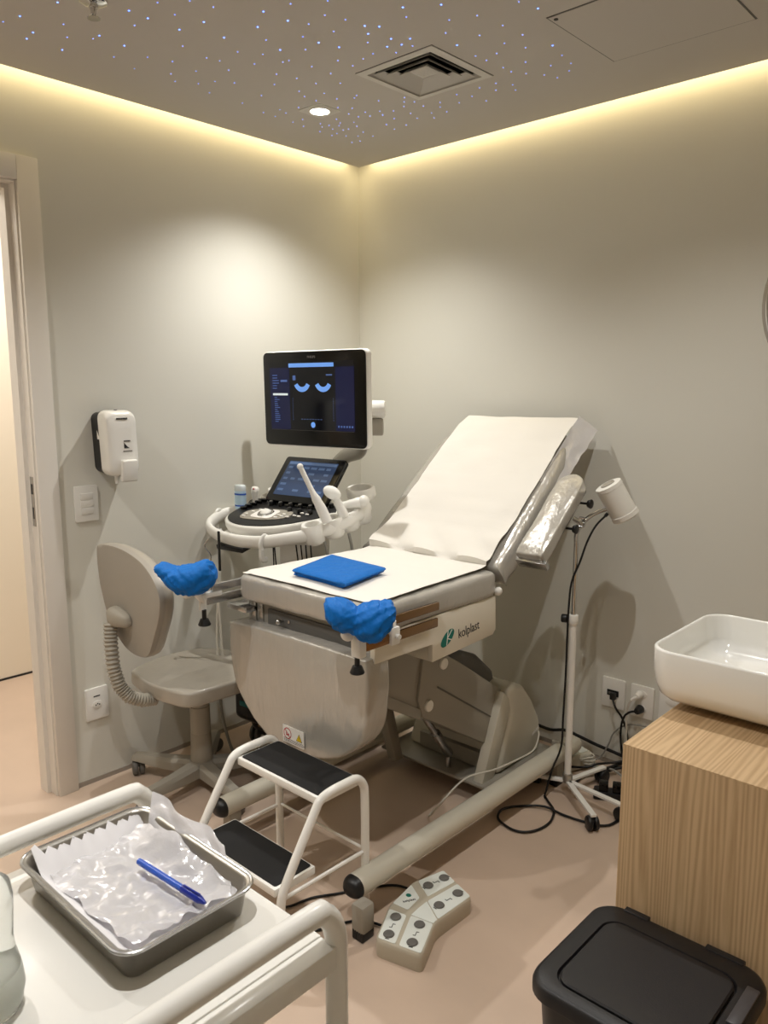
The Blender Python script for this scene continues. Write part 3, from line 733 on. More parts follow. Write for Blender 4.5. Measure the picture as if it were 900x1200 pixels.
tag(obj('surgical_drape', m, MAT['blue'], at=(.935, -1.06, .877), ang=60), 'folded bright blue surgical drape lying on the bed paper', 'folded drape')

# blue covers pulled over the stirrups
def blob(name, origin, ax, stations, label, seed):
    """stations: (s along axis, z top, z bottom, half depth)"""
    ax = Vector(ax).normalized(); up = Vector((0, 0, 1)); dp = ax.cross(up)
    S = []
    for i in range(len(stations) - 1):
        a, b = stations[i], stations[i + 1]
        for k in range(7):
            t = k / 7; t2 = t * t * (3 - 2 * t) if False else t
            S.append([a[j] + (b[j] - a[j]) * t2 for j in range(4)])
    S.append(list(stations[-1])); n = 64; rings = []
    for s, zt, zb, hd in S:
        c = Vector(origin) + ax * s; cz = (zt + zb) / 2; hz = (zt - zb) / 2; ring = []
        for k in range(n):
            a = 2 * PI * k / n; ca, sa = math.cos(a), math.sin(a)
            e = .8
            x = hd * math.copysign(abs(ca) ** e, ca); z = hz * math.copysign(abs(sa) ** e, sa)
            ring.append(Vector((c.x, c.y, cz)) + dp * x + up * z)
        rings.append(ring)
    mb = MB(); mb.loft(rings)
    c0 = Vector(origin)
    for p in mb.v:
        q = p - c0; f = q.dot(ax)
        w = noise.noise(Vector((f * 34 + seed, q.dot(dp) * 14, p.z * 16))) * .006 - abs(noise.noise(Vector((f * 60 + p.z * 40, p.z * 22, seed)))) * .007 - abs(noise.noise(Vector((f * 26 - p.z * 46, q.dot(dp) * 30, seed + 5)))) * .011 + .004
        d = Vector((q.x, q.y, p.z - c0.z)).normalized(); p += d * w
    o = obj(name, mb, MAT['blue'], at=(origin[0], origin[1], c0.z), ang=40)
    return tag(o, label, 'stirrup cover', 'blue covers on the two stirrups')
blob('stirrup_cover', (1.300, -1.335, .865), (.736, .677, 0), [(-.088, .902, .892, .012), (-.084, .918, .868, .035), (-.066, .924, .848, .05), (-.045, .922, .838, .055), (-.022, .908, .833, .052), (-.008, .901, .822, .050), (.008, .908, .814, .055), (.028, .914, .812, .058), (.048, .911, .818, .055), (.064, .918, .832, .048), (.080, .914, .850, .038), (.088, .902, .872, .02)], 'shiny blue cloth cover with two humps on the right stirrup', 2)
blob('stirrup_cover', (.630, -1.41, .875), (.736, .677, 0), [(-.094, .918, .912, .010), (-.088, .923, .900, .025), (-.065, .926, .876, .045), (-.035, .915, .846, .055), (-.020, .913, .832, .058), (-.002, .915, .828, .060), (.020, .922, .826, .060), (.042, .932, .832, .058), (.062, .934, .842, .052), (.080, .922, .858, .040), (.093, .900, .878, .018)], 'blue cloth cover with pointed tip on the left stirrup, in front of the chair', 6)

# ================================================================ ULTRASOUND MACHINE
YA = math.radians(6)
US = (.36, -.70, 0)
us = thing('ultrasound_machine', 'white ultrasound machine with monitor, touch screen and control console', 'ultrasound machine', US, YA)
UM = Matrix.Translation(Vector(US)) @ Matrix.Rotation(YA, 4, 'Z')
def ul(mb):
    for p in mb.v:
        q = UM @ p; p.x, p.y, p.z = q.x, q.y, q.z
    return mb
DA = math.radians(14.5)
def deckM(): # deck frame: x = u, y = w (towards the back), z = normal
    return UM @ Matrix.Translation(Vector((0, -.02, .993))) @ Matrix.Rotation(DA, 4, 'X')
DM = deckM()
def dk(mb, M2=None):
    for p in mb.v:
        q = DM @ (M2 @ p if M2 else p); p.x, p.y, p.z = q.x, q.y, q.z
    return mb
# base, column
m = MB(); m.prism([(-.20, -.12), (-.14, -.16), (.16, -.16), (.22, -.12), (.24, .20), (.20, .26), (-.18, .26), (-.22, .20)], 'z', .09, .17, .02, 3); obj('machine_base', ul(m), MAT['black'], us)
m = MB(); m.bb(-.15, .17, -.255, .18, .17, .375, .03, 3); bx = obj('processor_box', ul(m), MAT['black'], us)
m = MB(); m.bb(-.10, -.04, -.266, -.258, .24, .26, .003); obj('port_row', ul(m), MAT['teal'], bx)
m = MB(); m.bb(.00, .08, -.268, -.258, .18, .27, .003); obj('connector_cover', ul(m), MAT['brownp'], bx)
m = MB(); m.prism([(-.08, -.02), (-.06, -.07), (.06, -.07), (.08, -.02), (.07, .09), (-.07, .09)], 'z', .37, .93, .015); obj('column', ul(m), MAT['whitep'], us)
for x, y in ((-.17, -.09), (.18, -.09), (-.18, .22), (.20, .22)):
    m = MB(); m.cyl((x - .022, y, .048), (x - .006, y, .048), .046, bev=.006); m.cyl((x + .006, y, .048), (x + .022, y, .048), .046, bev=.006); m.box((x, y, .085), (.05, .05, .03), .01); obj('caster', ul(m), MAT['grayd'], us)
# console deck
pan = [(-.245, .045), (-.258, -.03), (-.256, -.09), (-.243, -.145), (-.19, -.188), (-.105, -.203), (-.009, -.186), (.063, -.152), (.127, -.10), (.175, -.045), (.195, .02), (.19, .05)]
def grow(poly, d):
    cx_ = sum(p[0] for p in poly) / len(poly); cy_ = sum(p[1] for p in poly) / len(poly)
    return [(x + (x - cx_) / math.hypot(x - cx_, y - cy_) * d, y + (y - cy_) / math.hypot(x - cx_, y - cy_) * d) for x, y in poly]
S_ = smooth_poly(pan, 4)
m = MB(); m.loft([[Vector((x, y, z)) for x, y in grow(S_, d)] for d, z in ((-.05, -.075), (-.005, -.062), (.010, -.045), (.016, -.026), (.014, -.010), (.008, -.004), (0, -.004))]); dko = obj('console_deck', dk(m), MAT['whitep'], us, ang=60)
m = MB(); m.loft([[Vector((x, y, z)) for x, y in grow(S_, d)] for d, z in ((-.002, -.006), (0, .0), (-.004, .001))]); cp = obj('control_panel', dk(m), MAT['black'], us)
# trackball island
isl = [(-.19, -.105), (-.165, -.155), (-.06, -.15), (.025, -.115), (.03, -.06), (-.03, -.045), (-.12, -.055), (-.175, -.075)]
m = MB(); m.prism(smooth_poly(isl, 3), 'z', .001, .004, .001); ti = obj('key_island', dk(m), MAT['grayp'], cp)
m = MB(); m.prism(rrect(-.135, -.030, -.140, -.058, .02), 'z', .004, .0065, .001); obj('trackball_plate', dk(m), MAT['sticker'], ti)
m = MB(); m.lathe([(.034, .0065), (.031, .010), (.026, .011)], (-.083, -.095, 0)); obj('trackball_ring', dk(m), MAT['steel'], ti)
m = MB(); m.ball((-.083, -.095, .004), (.025, .025, .016)); obj('trackball', dk(m), MAT['whitep'], ti)
for x, y in ((-.165, -.12), (-.152, -.095), (-.16, -.14), (-.01, -.12), (-.012, -.098), (.005, -.085), (.01, -.105), (-.135, -.07), (-.115, -.062)):
    m = MB(); m.box((x, y, .006), (.016, .009, .004), .0015); obj('key', dk(m), MAT['whitep'], ti)
for r in range(3):
    for c in range(7 - r):
        x = -.165 + c * .052 + r * .030; y = .030 - r * .038
        if x > .15 or (r == 2 and x < -.02): continue
        m = MB(); m.cyl((x, y, .001), (x, y, .018), .0105, .009, 16, bev=.002); kn = obj('rotary_knob', dk(m), MAT['black'], cp)
        if r < 2:
            m = MB(); m.cyl((x, y, .018), (x, y, .0188), .0065, n=14); obj('knob_cap', dk(m), MAT['grayd'], kn)
for x, y in ((.035, -.10), (.055, -.082), (.08, -.085), (.07, -.055), (.10, -.06)):
    m = MB(); m.box((x, y, .004), (.016, .008, .005), .0015); obj('key', dk(m), MAT['sticker'], cp)
for k in range(5):
    m = MB(); m.box((-.225 + k * .006, -.075 + k * .022, .007), (.034, .009, .012), .002); obj('slider_key', dk(m), MAT['glass'], cp)
# front handle rail
rl = [(-.27, .06, -.045), (-.30, .0, -.04), (-.345, -.055, -.035), (-.350, -.123, -.033), (-.318, -.187, -.032), (-.258, -.23, -.032), (-.172, -.260, -.032), (-.06, -.274, -.032), (.04, -.256, -.032), (.115, -.214, -.03), (.190, -.158, -.028), (.235, -.09, -.025), (.262, -.02, -.022), (.266, .05, -.02), (.25, .12, -.02)]
m = MB(); m.tube(rl, .0245, 14, 4, flat=.62); rail = obj('handle_rail', dk(m), MAT['whitep'], us, ang=70)
m = MB(); m.bb(-.24, -.235 + .15, -.245, -.13, -.058, -.050, .002); obj('front_shelf', dk(m), MAT['whitep'], dko)
m = MB(); m.bb(-.20, -.06, -.272, -.20, -.084, -.066, .002); obj('drawer_slot', dk(m), MAT['black'], dko)
for (x, y, s) in ((-.352, -.10, 1), (.055, -.254, 1)):
    m = MB(); m.tube([(x, y + .02, -.03), (x, y, -.008), (x, y - .024, -.03), (x, y - .022, -.055)], .011, 8, flat=.55); m.tube([(x, y - .024, -.05), (x, y - .030, -.085), (x, y - .01, -.095)], .008, 8, flat=1.4); obj('cable_clip', dk(m), MAT['whitep'], us)
# probe holders on the right
for k, (x, y, r) in enumerate(((.188, -.135, .031), (.218, -.06, .033), (.236, .012, .032), (.244, .078, .030))):
    m = MB(); M2 = Matrix.Translation(Vector((x, y, 0))) @ Matrix.Rotation(math.radians(-30 - k * 12), 4, 'Z')
    r += .007; ring = [(r - .004, -.068), (r + .003, -.055), (r + .004, -.02), (r + .004, .002), (r + .001, .006), (r - .009, .006), (r - .012, -.0), (r - .012, -.045)]
    m.lathe(ring, n=28, cap=False); m.box((0, 0, -.062), (r * 1.5, r * 1.5, .01), .004); h = obj('probe_holder', dk(m, M2), MAT['whitep'], us, ang=50)
    m = MB(); m.cyl((0, 0, -.048), (0, 0, -.030), r - .0125); obj('holder_insert', dk(m, M2), MAT['grayd'], h)
m = MB()
m.lathe([(.052, -.01), (.060, .0), (.060, .03), (.054, .036), (.046, .034), (.046, .0), (.048, -.012)], (.215, .135, .015), 36, cap=False, sx=1, sy=.8); m.tube([(.22, .08, .0), (.235, .10, .02), (.25, .13, .02)], .014, 8)
obj('ring_holder', dk(m), MAT['whitep'], us, ang=50)
for k, (x, y) in enumerate(((-.245, .085), (-.18, .105))):
    m = MB(); m.lathe([(.026, -.045), (.030, -.03), (.030, .0), (.024, .0), (.022, -.03)], (x, y, 0), 24, cap=False); obj('probe_holder', dk(m), MAT['whitep'], us)
# touch screen (tilted), centre and size measured
def panelM(c, yaw, tilt): return Matrix.Translation(Vector(c)) @ Matrix.Rotation(yaw, 4, 'Z') @ Matrix.Rotation(PI / 2 - tilt, 4, 'X')
def mv(mb, M):
    for p in mb.v:
        q = M @ p; p.x, p.y, p.z = q.x, q.y, q.z
    return mb
TM = panelM((.338, -.66, 1.093), YA, math.radians(40.4))
m = MB(); m.prism(rrect(-.158, .158, -.107, .107, .012), 'z', -.022, 0, .003); ts = obj('touch_screen', mv(m, TM), MAT['glass'], us)
m = MB(); m.prism(rrect(-.128, .128, -.078, .086, .002), 'z', 0, .0006); tsi = obj('touch_image', mv(m, TM), MAT['scr_touch'], ts)
m = MB()
for r in range(5):
    for c in range(6):
        if random.random() < .3: continue
        m.bb(-.118 + c * .040, -.118 + c * .040 + random.choice((.022, .030)), .050 - r * .027, .050 - r * .027 + .010, .0006, .001)
m.bb(-.124, .124, .070, .082, .0006, .001)
obj('touch_buttons', mv(m, TM), MAT['scr_touch2'], tsi)
m = MB(); m.bb(-.10, .10, -.02, .02, -.06, -.022, .01); obj('touch_screen_hinge', mv(m, TM), MAT['whitep'], us)
# monitor
MM = panelM((.402, -.671, 1.409), YA, math.radians(-1))
m = MB(); m.prism(rrect(-.262, .262, -.1835, .1835, .022), 'z', -.034, -.004, .006, 3); mb_ = obj('monitor_back', mv(m, MM), MAT['whitep'], us)
m = MB(); m.prism(rrect(-.2575, .2575, -.1795, .1795, .020), 'z', -.006, 0, .0015); mo = obj('monitor_bezel', mv(m, MM), MAT['glass'], us)
m = MB(); m.bb(-.222, .205, -.118, .142, 0, .0006); sc = obj('monitor_screen', mv(m, MM), MAT['screen'], mo)
m = MB(); m.bb(-.120, .108, .121, .136, .0006, .0009); obj('title_bar', mv(m, MM), MAT['scr_blue'], sc)
nav = mat('screen_navy', (6, 10, 30), .12, emit=(8, 16, 56), estr=.5)
m = MB(); m.bb(-.222, -.118, -.118, .120, .0006, .0008); obj('side_pane', mv(m, MM), nav, sc)
m = MB(); m.bb(.115, .205, -.118, .120, .0006, .0008); obj('side_pane', mv(m, MM), nav, sc)
for k, x in enumerate((-.052, .055)):
    m = MB()
    for a in range(14):
        a0 = math.radians(205 + a * 130 / 14); a1 = math.radians(205 + (a + 1) * 130 / 14)
        m.add([(x + r * math.cos(q), .071 + r * math.sin(q), .0012) for r, q in ((.025, a0), (.025, a1), (.044, a1), (.044, a0))], [(0, 1, 2, 3)])
    obj('scan_image', mv(m, MM), MAT['scr_blue'], sc)
m = MB(); m.bb(-.208, -.128, .014, .022, .0009, .0012); obj('menu_highlight', mv(m, MM), MAT['scr_pale'], sc)
m = MB()
for k in range(13): m.bb(-.200, -.200 + random.uniform(.012, .030), .004 - k * .0078, .0065 - k * .0078, .0009, .0012)
for k in range(6): m.bb(-.208, -.208 + random.uniform(.02, .035), .090 - k * .010, .093 - k * .010, .0009, .0012)
m.bb(-.165, -.130, .066, .074, .0009, .0012); m.bb(-.100, -.085, .072, .090, .0009, .0012); m.bb(.07, .10, .088, .093, .0009, .0012)
for k in range(10): m.bb(-.103, -.1015, .0 - k * .009, .004 - k * .009, .0009, .0012); m.bb(.103, .1045, .0 - k * .009, .004 - k * .009, .0009, .0012)
for k in range(8): m.bb(-.06 + k * .014, -.052 + k * .014, -.078, -.076, .0009, .0012)
for k in range(6): m.bb(.125 + k * .013, .132 + k * .013, -.105, -.098, .0009, .0012)
obj('screen_text', mv(m, MM), MAT['scr_dim'], sc)
m = MB(); m.cyl((0, -.098, .0009), (0, -.098, .0013), .011, n=20); obj('round_icon', mv(m, MM), MAT['scr_blue'], sc)
m = MB(); m.bb(-.22, .20, -.1205, -.1195, .0001, .0007); obj('bezel_line', mv(m, MM), MAT['grayd'], mo)
text('maker_name', 'PHILIPS', .013, MAT['inkgrey'], MM @ Matrix.Translation(Vector((-.002, .158, .0008))), mo, bold=True)
# monitor arm: stacked swivel cylinders behind the right edge, arm down to the column
m = MB(); m.cyl((.545, -.600, 1.372), (.640, -.520, 1.372), .033, n=28, bev=.008); obj('arm_joint', m, MAT['whitep'], us)
m = MB(); m.cyl((.535, -.600, 1.305), (.630, -.520, 1.305), .033, n=28, bev=.008); obj('arm_joint', m, MAT['grayp'], us)
m = MB(); m.tube([(.40, -.60, 1.36), (.47, -.58, 1.355), (.56, -.56, 1.34)], .022, 10); m.bb(.36, .45, -.640, -.60, 1.33, 1.43, .01); obj('monitor_mount', m, MAT['grayp'], us)
m = MB(); m.tube([(.34, -.60, .93), (.29, -.49, 1.03), (.30, -.45, 1.13), (.36, -.455, 1.175), (.43, -.48, 1.192), (.48, -.50, 1.205), (.52, -.525, 1.235), (.545, -.555, 1.30)], .022, 12, flat=1.4); obj('articulated_arm', m, MAT['brushed'], us, ang=60)
# hanging grey cables of the machine
for k, pts in enumerate(([(.25, -1.06, .905), (.235, -1.07, .875), (.25, -1.055, .84), (.245, -1.055, .80)],)):
    m = MB(); m.tube(pts, .003, 8); obj('cable_hook', m, MAT['steel'], us)
m = MB(); m.tube([(.215, -1.07, .775), (.235, -1.06, .81), (.262, -1.05, .79), (.268, -1.04, .70), (.255, -1.04, .55), (.25, -1.04, .40)], .0055, 8)
m.tube([(.238, -1.065, .77), (.25, -1.06, .80), (.27, -1.05, .76), (.275, -1.04, .60), (.27, -1.03, .45)], .0055, 8); obj('probe_cable', m, MAT['whitecable'], us)
m = MB(); m.tube([(.245, -1.03, .30), (.255, -1.03, .20), (.30, -1.02, .07), (.37, -1.02, .045), (.43, -1.01, .10), (.46, -1.0, .18)], .006, 8); obj('hanging_cable', m, MAT['greycable'], us)
m = MB()
for a, b in (((.45, -.92, .88), (.42, -.90, .60)), ((.47, -.93, .88), (.45, -.90, .60)), ((.53, -.88, .89), (.53, -.85, .62)), ((.545, -.87, .89), (.545, -.85, .62)), ((.56, -.86, .89), (.555, -.84, .62)), ((.575, -.85, .89), (.58, -.84, .62))): m.tube([a, ((a[0] + b[0]) / 2 + .004, (a[1] + b[1]) / 2, (a[2] + b[2]) / 2), b], .0028, 6)
obj('thin_cable', m, MAT['blackcable'], us)
m = MB(); m.tube([(.595, -.80, .90), (.60, -.79, .85), (.605, -.78, .70)], .0055, 8); m.tube([(.62, -.70, .92), (.628, -.69, .85), (.632, -.69, .72)], .0055, 8); obj('probe_cable', m, MAT['greycable'], us)
m = MB(); m.bb(.268, .278, -1.035, -1.028, .78, .93, .002); obj('black_strap', m, MAT['black'], us)
# things standing in the holders
m = MB(); Pt = [Vector((.618, -.805, .975)), Vector((.600, -.822, 1.03)), Vector((.583, -.838, 1.075)), Vector((.560, -.858, 1.14)), Vector((.548, -.869, 1.175))]
m.tube(Pt, [.019, .0195, .0185, .0165, .0115, .0095, .0095, .0095, .0095, .010], 14, 3); m.ball(Pt[-1], .0115)
p = obj('endocavity_probe', m, MAT['whitep'], at=Pt[0], ang=60); tag(p, 'long slim white endocavity probe leaning in front of the touch screen', 'ultrasound probe', 'ultrasound probes in the console holders')
t = thing('convex_probe', 'white curved-head ultrasound probe in the right console holder', 'ultrasound probe', (.612, -.735, .99), 0, 'ultrasound probes in the console holders')
m = MB(); m.tube([(.620, -.722, .985), (.612, -.735, 1.02), (.600, -.745, 1.055)], [.019, .018, .016, .013, .014], 12, 3); obj('probe_grip', m, MAT['whitep'], t, ang=60)
m = MB(); m.ball((.588, -.752, 1.073), (.036, .022, .024), 20, Matrix.Rotation(math.radians(35), 4, 'Z') @ Matrix.Rotation(math.radians(28), 4, 'Y')); obj('probe_head', m, MAT['ceramic'], t)
t = thing('linear_probe', 'white probe lying at the rear of the right console holders', 'ultrasound probe', (.61, -.66, 1.0), 0, 'ultrasound probes in the console holders')
m = MB(); m.tube([(.590, -.70, 1.020), (.618, -.672, 1.028), (.640, -.650, 1.034)], [.015, .017, .019, .017], 12, 3); obj('probe_grip', m, MAT['whitep'], t)
m = MB(); m.ball((.645, -.645, 1.035), (.020, .024, .024)); obj('probe_head', m, MAT['whitep'], t)
t = thing('handheld_probe', 'small cream probe with a red mark behind the left of the console', 'ultrasound probe', (.125, -.742, .985), 0, 'ultrasound probes in the console holders')
m = MB(); m.lathe([(.010, .965), (.014, .99), (.013, 1.015), (.018, 1.035), (.019, 1.048), (.012, 1.056), (.002, 1.057)], (.125, -.742, 0), 20, sy=.8); obj('probe_body', m, MAT['whitep'], t, ang=60)
m = MB(); m.box((.135, -.757, 1.049), (.012, .004, .006), .001, 1, math.radians(-20)); obj('red_mark', m, MAT['red'], t)
t = thing('small_probe', 'short white probe head next to the touch screen left edge', 'ultrasound probe', (.185, -.69, .99), 0, 'ultrasound probes in the console holders')
m = MB(); m.cyl((.185, -.69, .98), (.185, -.69, 1.03), .009); m.cyl((.168, -.708, 1.038), (.204, -.674, 1.042), .014, n=20, bev=.004); obj('probe_body', m, MAT['whitep'], t)
t = thing('gel_bottle', 'clear plastic gel bottle with light blue label behind the console', 'gel bottle', (.082, -.784, .955))
c = (.082, -.784, 0)
m = MB(); m.lathe([(.022, .955), (.026, .96), (.028, 1.0), (.0275, 1.045), (.0285, 1.058), (.025, 1.064), (.002, 1.065)], c, 24, sy=.7); obj('bottle_body', m, MAT['gel'], t, ang=60)
m = MB(); m.lathe([(.0278, .968), (.0286, 1.0), (.0282, 1.040)], c, 24, sy=.7, cap=False); lb = obj('bottle_label', m, MAT['gelblue'], t)
m = MB(); m.lathe([(.0289, 1.024), (.0289, 1.031)], c, 24, sy=.7, cap=False); m.lathe([(.0287, .978), (.0289, .984)], c, 24, sy=.7, cap=False); obj('label_print', m, MAT['penblue'], lb)
m = MB(); m.cyl((c[0], c[1], .935), (c[0], c[1], .957), .012); obj('bottle_cap', m, MAT['whitep'], t)

# ================================================================ OFFICE CHAIR
CH = (.307, -1.165, 0)
ch = thing('office_chair', 'grey swivel office chair on five castors, between wall and examination bed', 'office chair', CH)
m = MB(); cushion(m, dens(smooth_poly([(.130, -1.315), (.175, -1.350), (.32, -1.365), (.46, -1.345), (.505, -1.295), (.52, -1.16), (.50, -1.00), (.43, -.945), (.31, -.93), (.18, -.95), (.12, -1.01), (.105, -1.16)], 4), .02), .398, .452, .012)
m.v = [p + Vector((0, 0, .012 * ((p.y + 1.165) / .2) * -1 * (1 if p.y > -1.165 else -.4) * abs((p.y + 1.165) / .2))) for p in m.v]; wrinkle(m, .0025, 12, 4)
obj('seat', m, MAT['chairfab'], ch, ang=70)
m = MB(); m.bb(.22, .40, -1.30, -1.04, .375, .408, .01); m.cyl((.27, -1.335, .37), (.27, -1.335, .405), .02); obj('seat_mechanism', m, MAT['grayp'], ch)
ob = [(-.19, .915), (-.168, .930), (-.10, .932), (-.02, .922), (.06, .902), (.12, .876), (.168, .842), (.192, .805), (.186, .765), (.160, .715), (.125, .665), (.095, .620), (.068, .585), (.030, .566), (-.03, .563), (-.085, .580), (-.13, .625), (-.165, .685), (-.185, .76), (-.193, .84)]
def cb(x0, sc, y): return [Vector((.342 + a * sc, y + .02 * (b - .75) * 0 + .10 * (b - .75) * -.35 - .5 * a * a, .75 + (b - .75) * sc)) for a, b in smooth_poly(ob, 3)]
m = MB(); m.loft([cb(0, .93, -1.425), cb(0, .985, -1.424), cb(0, 1.0, -1.415), cb(0, 1.0, -1.405)]); bk = obj('backrest', m, MAT['chairback'], ch, ang=60)
m = MB(); m.loft([cb(0, .99, -1.407), cb(0, 1.004, -1.395), cb(0, .985, -1.378), cb(0, .93, -1.366), cb(0, .5, -1.362)]); obj('backrest_pad', m, MAT['chairfab'], bk, ang=60)
m = MB()
rg = []
for xx, zt, zb, dy in ((.212, .702, .672, .012), (.216, .716, .662, .026), (.235, .724, .655, .036), (.262, .724, .655, .040), (.290, .718, .660, .036), (.315, .708, .664, .026), (.330, .698, .672, .012)):
    rg.append([Vector((xx, -1.436 + dy * (-.9 if math.cos(a) < 0 else .35) * abs(math.cos(a)) ** .7, (zt + zb) / 2 + (zt - zb) / 2 * math.copysign(abs(math.sin(a)) ** .75, math.sin(a)))) for a in [2 * PI * k / 24 for k in range(24)]])
m.loft(rg); obj('backrest_bracket', m, MAT['grayp'], ch, ang=70)
gp = [Vector(p) for p in ((.236, -1.456, .668), (.246, -1.464, .60), (.260, -1.468, .52), (.275, -1.458, .455), (.292, -1.435, .415), (.305, -1.39, .392), (.307, -1.34, .385))]
# corrugated sleeve: alternating radii
Q = []
for i in range(len(gp) - 1):
    for k in range(5): Q.append(gp[i].lerp(gp[i + 1], k / 5))
Q.append(gp[-1])
L_ = []; nseg = 64
for k in range(nseg + 1):
    f = k / nseg * (len(Q) - 1); i = min(int(f), len(Q) - 2); L_.append(Q[i].lerp(Q[i + 1], f - i))
rings = []
for k, p in enumerate(L_):
    tn = (L_[min(k + 3, nseg)] - L_[max(k - 3, 0)]).normalized(); s1 = Vector((1, .1, 0)); s2 = tn.cross(s1).normalized(); s1 = s2.cross(tn).normalized()
    r = .024 if k % 2 else .0185
    rings.append([p + (s1 * math.cos(2 * PI * a / 20) * 1.05 + s2 * math.sin(2 * PI * a / 20)) * r for a in range(20)])
m = MB(); m.loft(rings); obj('corrugated_sleeve', m, MAT['grayp'], ch, ang=30)
m = MB(); m.cyl((.307, -1.165, .30), (.307, -1.165, .40), .032); m.cyl((.307, -1.165, .20), (.307, -1.165, .305), .036, bev=.002); m.cyl((.307, -1.165, .075), (.307, -1.165, .205), .040, .037, bev=.002); obj('gas_column', m, MAT['grayp'], ch)
m = MB(); m.cyl((.307, -1.165, .05), (.307, -1.165, .098), .055, .045, bev=.006); obj('base_hub', m, MAT['grayp'], ch)
for a in (207, 279, 351, 63, 135):
    a = math.radians(a); d = Vector((math.cos(a), math.sin(a), 0)); s = Vector((-d.y, d.x, 0)); c0 = Vector(CH)
    rings = []
    for q, w, z0, z1 in ((.02, .032, .045, .098), (.10, .029, .048, .092), (.18, .026, .052, .088), (.25, .024, .060, .086), (.285, .022, .062, .082)):
        rings.append([c0 + d * q + s * w * e + Vector((0, 0, z)) for e, z in ((-1, z0), (1, z0), (1, z1 - .012), (.6, z1), (-.6, z1), (-1, z1 - .012))])
    m = MB(); m.loft(rings); lg_ = obj('base_leg', m, MAT['grayp'], ch, ang=40)
    m = MB(); p = c0 + d * .27; w2 = Matrix.Rotation(a + .7, 3, 'Z') @ Vector((1, 0, 0))
    m.cyl(p + Vector((0, 0, .04)), p + Vector((0, 0, .065)), .006)
    for e in (-1, 1): m.cyl(p + w2 * (.003 * e) + Vector((0, 0, .029)), p + w2 * (.022 * e) + Vector((0, 0, .029)), .029, n=20, bev=.006)
    m.box(p + Vector((0, 0, .040)), (.022, .022, .018), .005); obj('castor', m, MAT['button'], lg_)

# ================================================================ STEP STOOL
st_ = thing('step_stool', 'white tubular two-step stool with black rubber treads below the bed', 'step stool', (1.05, -1.40, 0))
for x in (.884, 1.252):
    m = MB(); P = [(x, -1.578, .012), (x, -1.578, .10), (x, -1.577, .175), (x, -1.553, .230), (x, -1.462, .368), (x, -1.440, .396), (x, -1.405, .406), (x, -1.34, .407), (x, -1.305, .404), (x, -1.280, .378), (x, -1.274, .33), (x, -1.274, .15), (x, -1.274, .012)]
    m.tube(P, .0122, 12, 3); fr = obj('side_frame', m, MAT['white'], st_, ang=60)
    for y in (-1.578, -1.274):
        m = MB(); m.cyl((x, y, 0), (x, y, .022), .0155, .014, bev=.002); obj('rubber_foot', m, MAT['black'], fr)
for (y0, y1, z) in ((-1.436, -1.282, .396), (-1.588, -1.450, .212)):
    m = MB(); m.bb(.896, 1.241, y0, y1, z - .022, z, .003); tr = obj('tread', m, MAT['white'], st_)
    m = MB(); m.prism(rrect(.904, 1.233, y0 + .009, y1 - .006, .008), 'z', z, z + .003, .001); obj('rubber_mat', m, MAT['blackm'], tr, label='black rubber tread mat')
m = MB(); m.tube([(.884, -1.274, .184), (1.05, -1.274, .182), (1.252, -1.274, .184)], .0042, 8, 1)
for x in (.884, 1.252): m.tube([(x, -1.274, .180), (x, -1.43, .182), (x, -1.575, .184)], .0055, 8, 1)
obj('cross_brace', m, MAT['white'], st_)

# ================================================================ FOOT PEDAL
pd = thing('foot_control', 'beige V-shaped foot control with eight grey buttons on the floor', 'foot pedal', (1.42, -1.22, 0))
ped = [(1.400, -1.392), (1.530, -1.358), (1.478, -1.240), (1.484, -1.084), (1.345, -1.040), (1.316, -1.145), (1.336, -1.270)]
def rc(poly, r, n=4):
    out = []
    for i, b in enumerate(poly):
        a = Vector(poly[i - 1]); b = Vector(b); c = Vector(poly[(i + 1) % len(poly)])
        u = (a - b).normalized(); v = (c - b).normalized()
        for k in range(n + 1):
            t = k / n; p = (b + u * r) * (1 - t) ** 2 + b * 2 * t * (1 - t) + (b + v * r) * t * t; out.append((p.x, p.y))
    return out
PO = rc(ped, .018)
def inset(poly, d): return grow(poly, -d)
m = MB(); m.loft([[Vector((x, y, z)) for x, y in inset(PO, d)] for d, z in ((.001, .0), (0, .004), (.0, .036), (.0015, .046), (.005, .050), (.008, .051))]); pbd = obj('pedal_body', m, MAT['pedal'], pd, ang=50)
def lerp2(a, b, t): return (a[0] + (b[0] - a[0]) * t, a[1] + (b[1] - a[1]) * t)
A, B, Cc, D, E_, F_, G_ = ped
# two arms, each with an outer and an inner label strip
def quadP(a, b, c, d, u0, u1, v0, v1):
    def P(u, v): return lerp2(lerp2(a, b, u), lerp2(d, c, u), v)
    return [P(u0, v0), P(u1, v0), P(u1, v1), P(u0, v1)]
def ctr(q): return (sum(p[0] for p in q) / len(q), sum(p[1] for p in q) / len(q))
labels = []
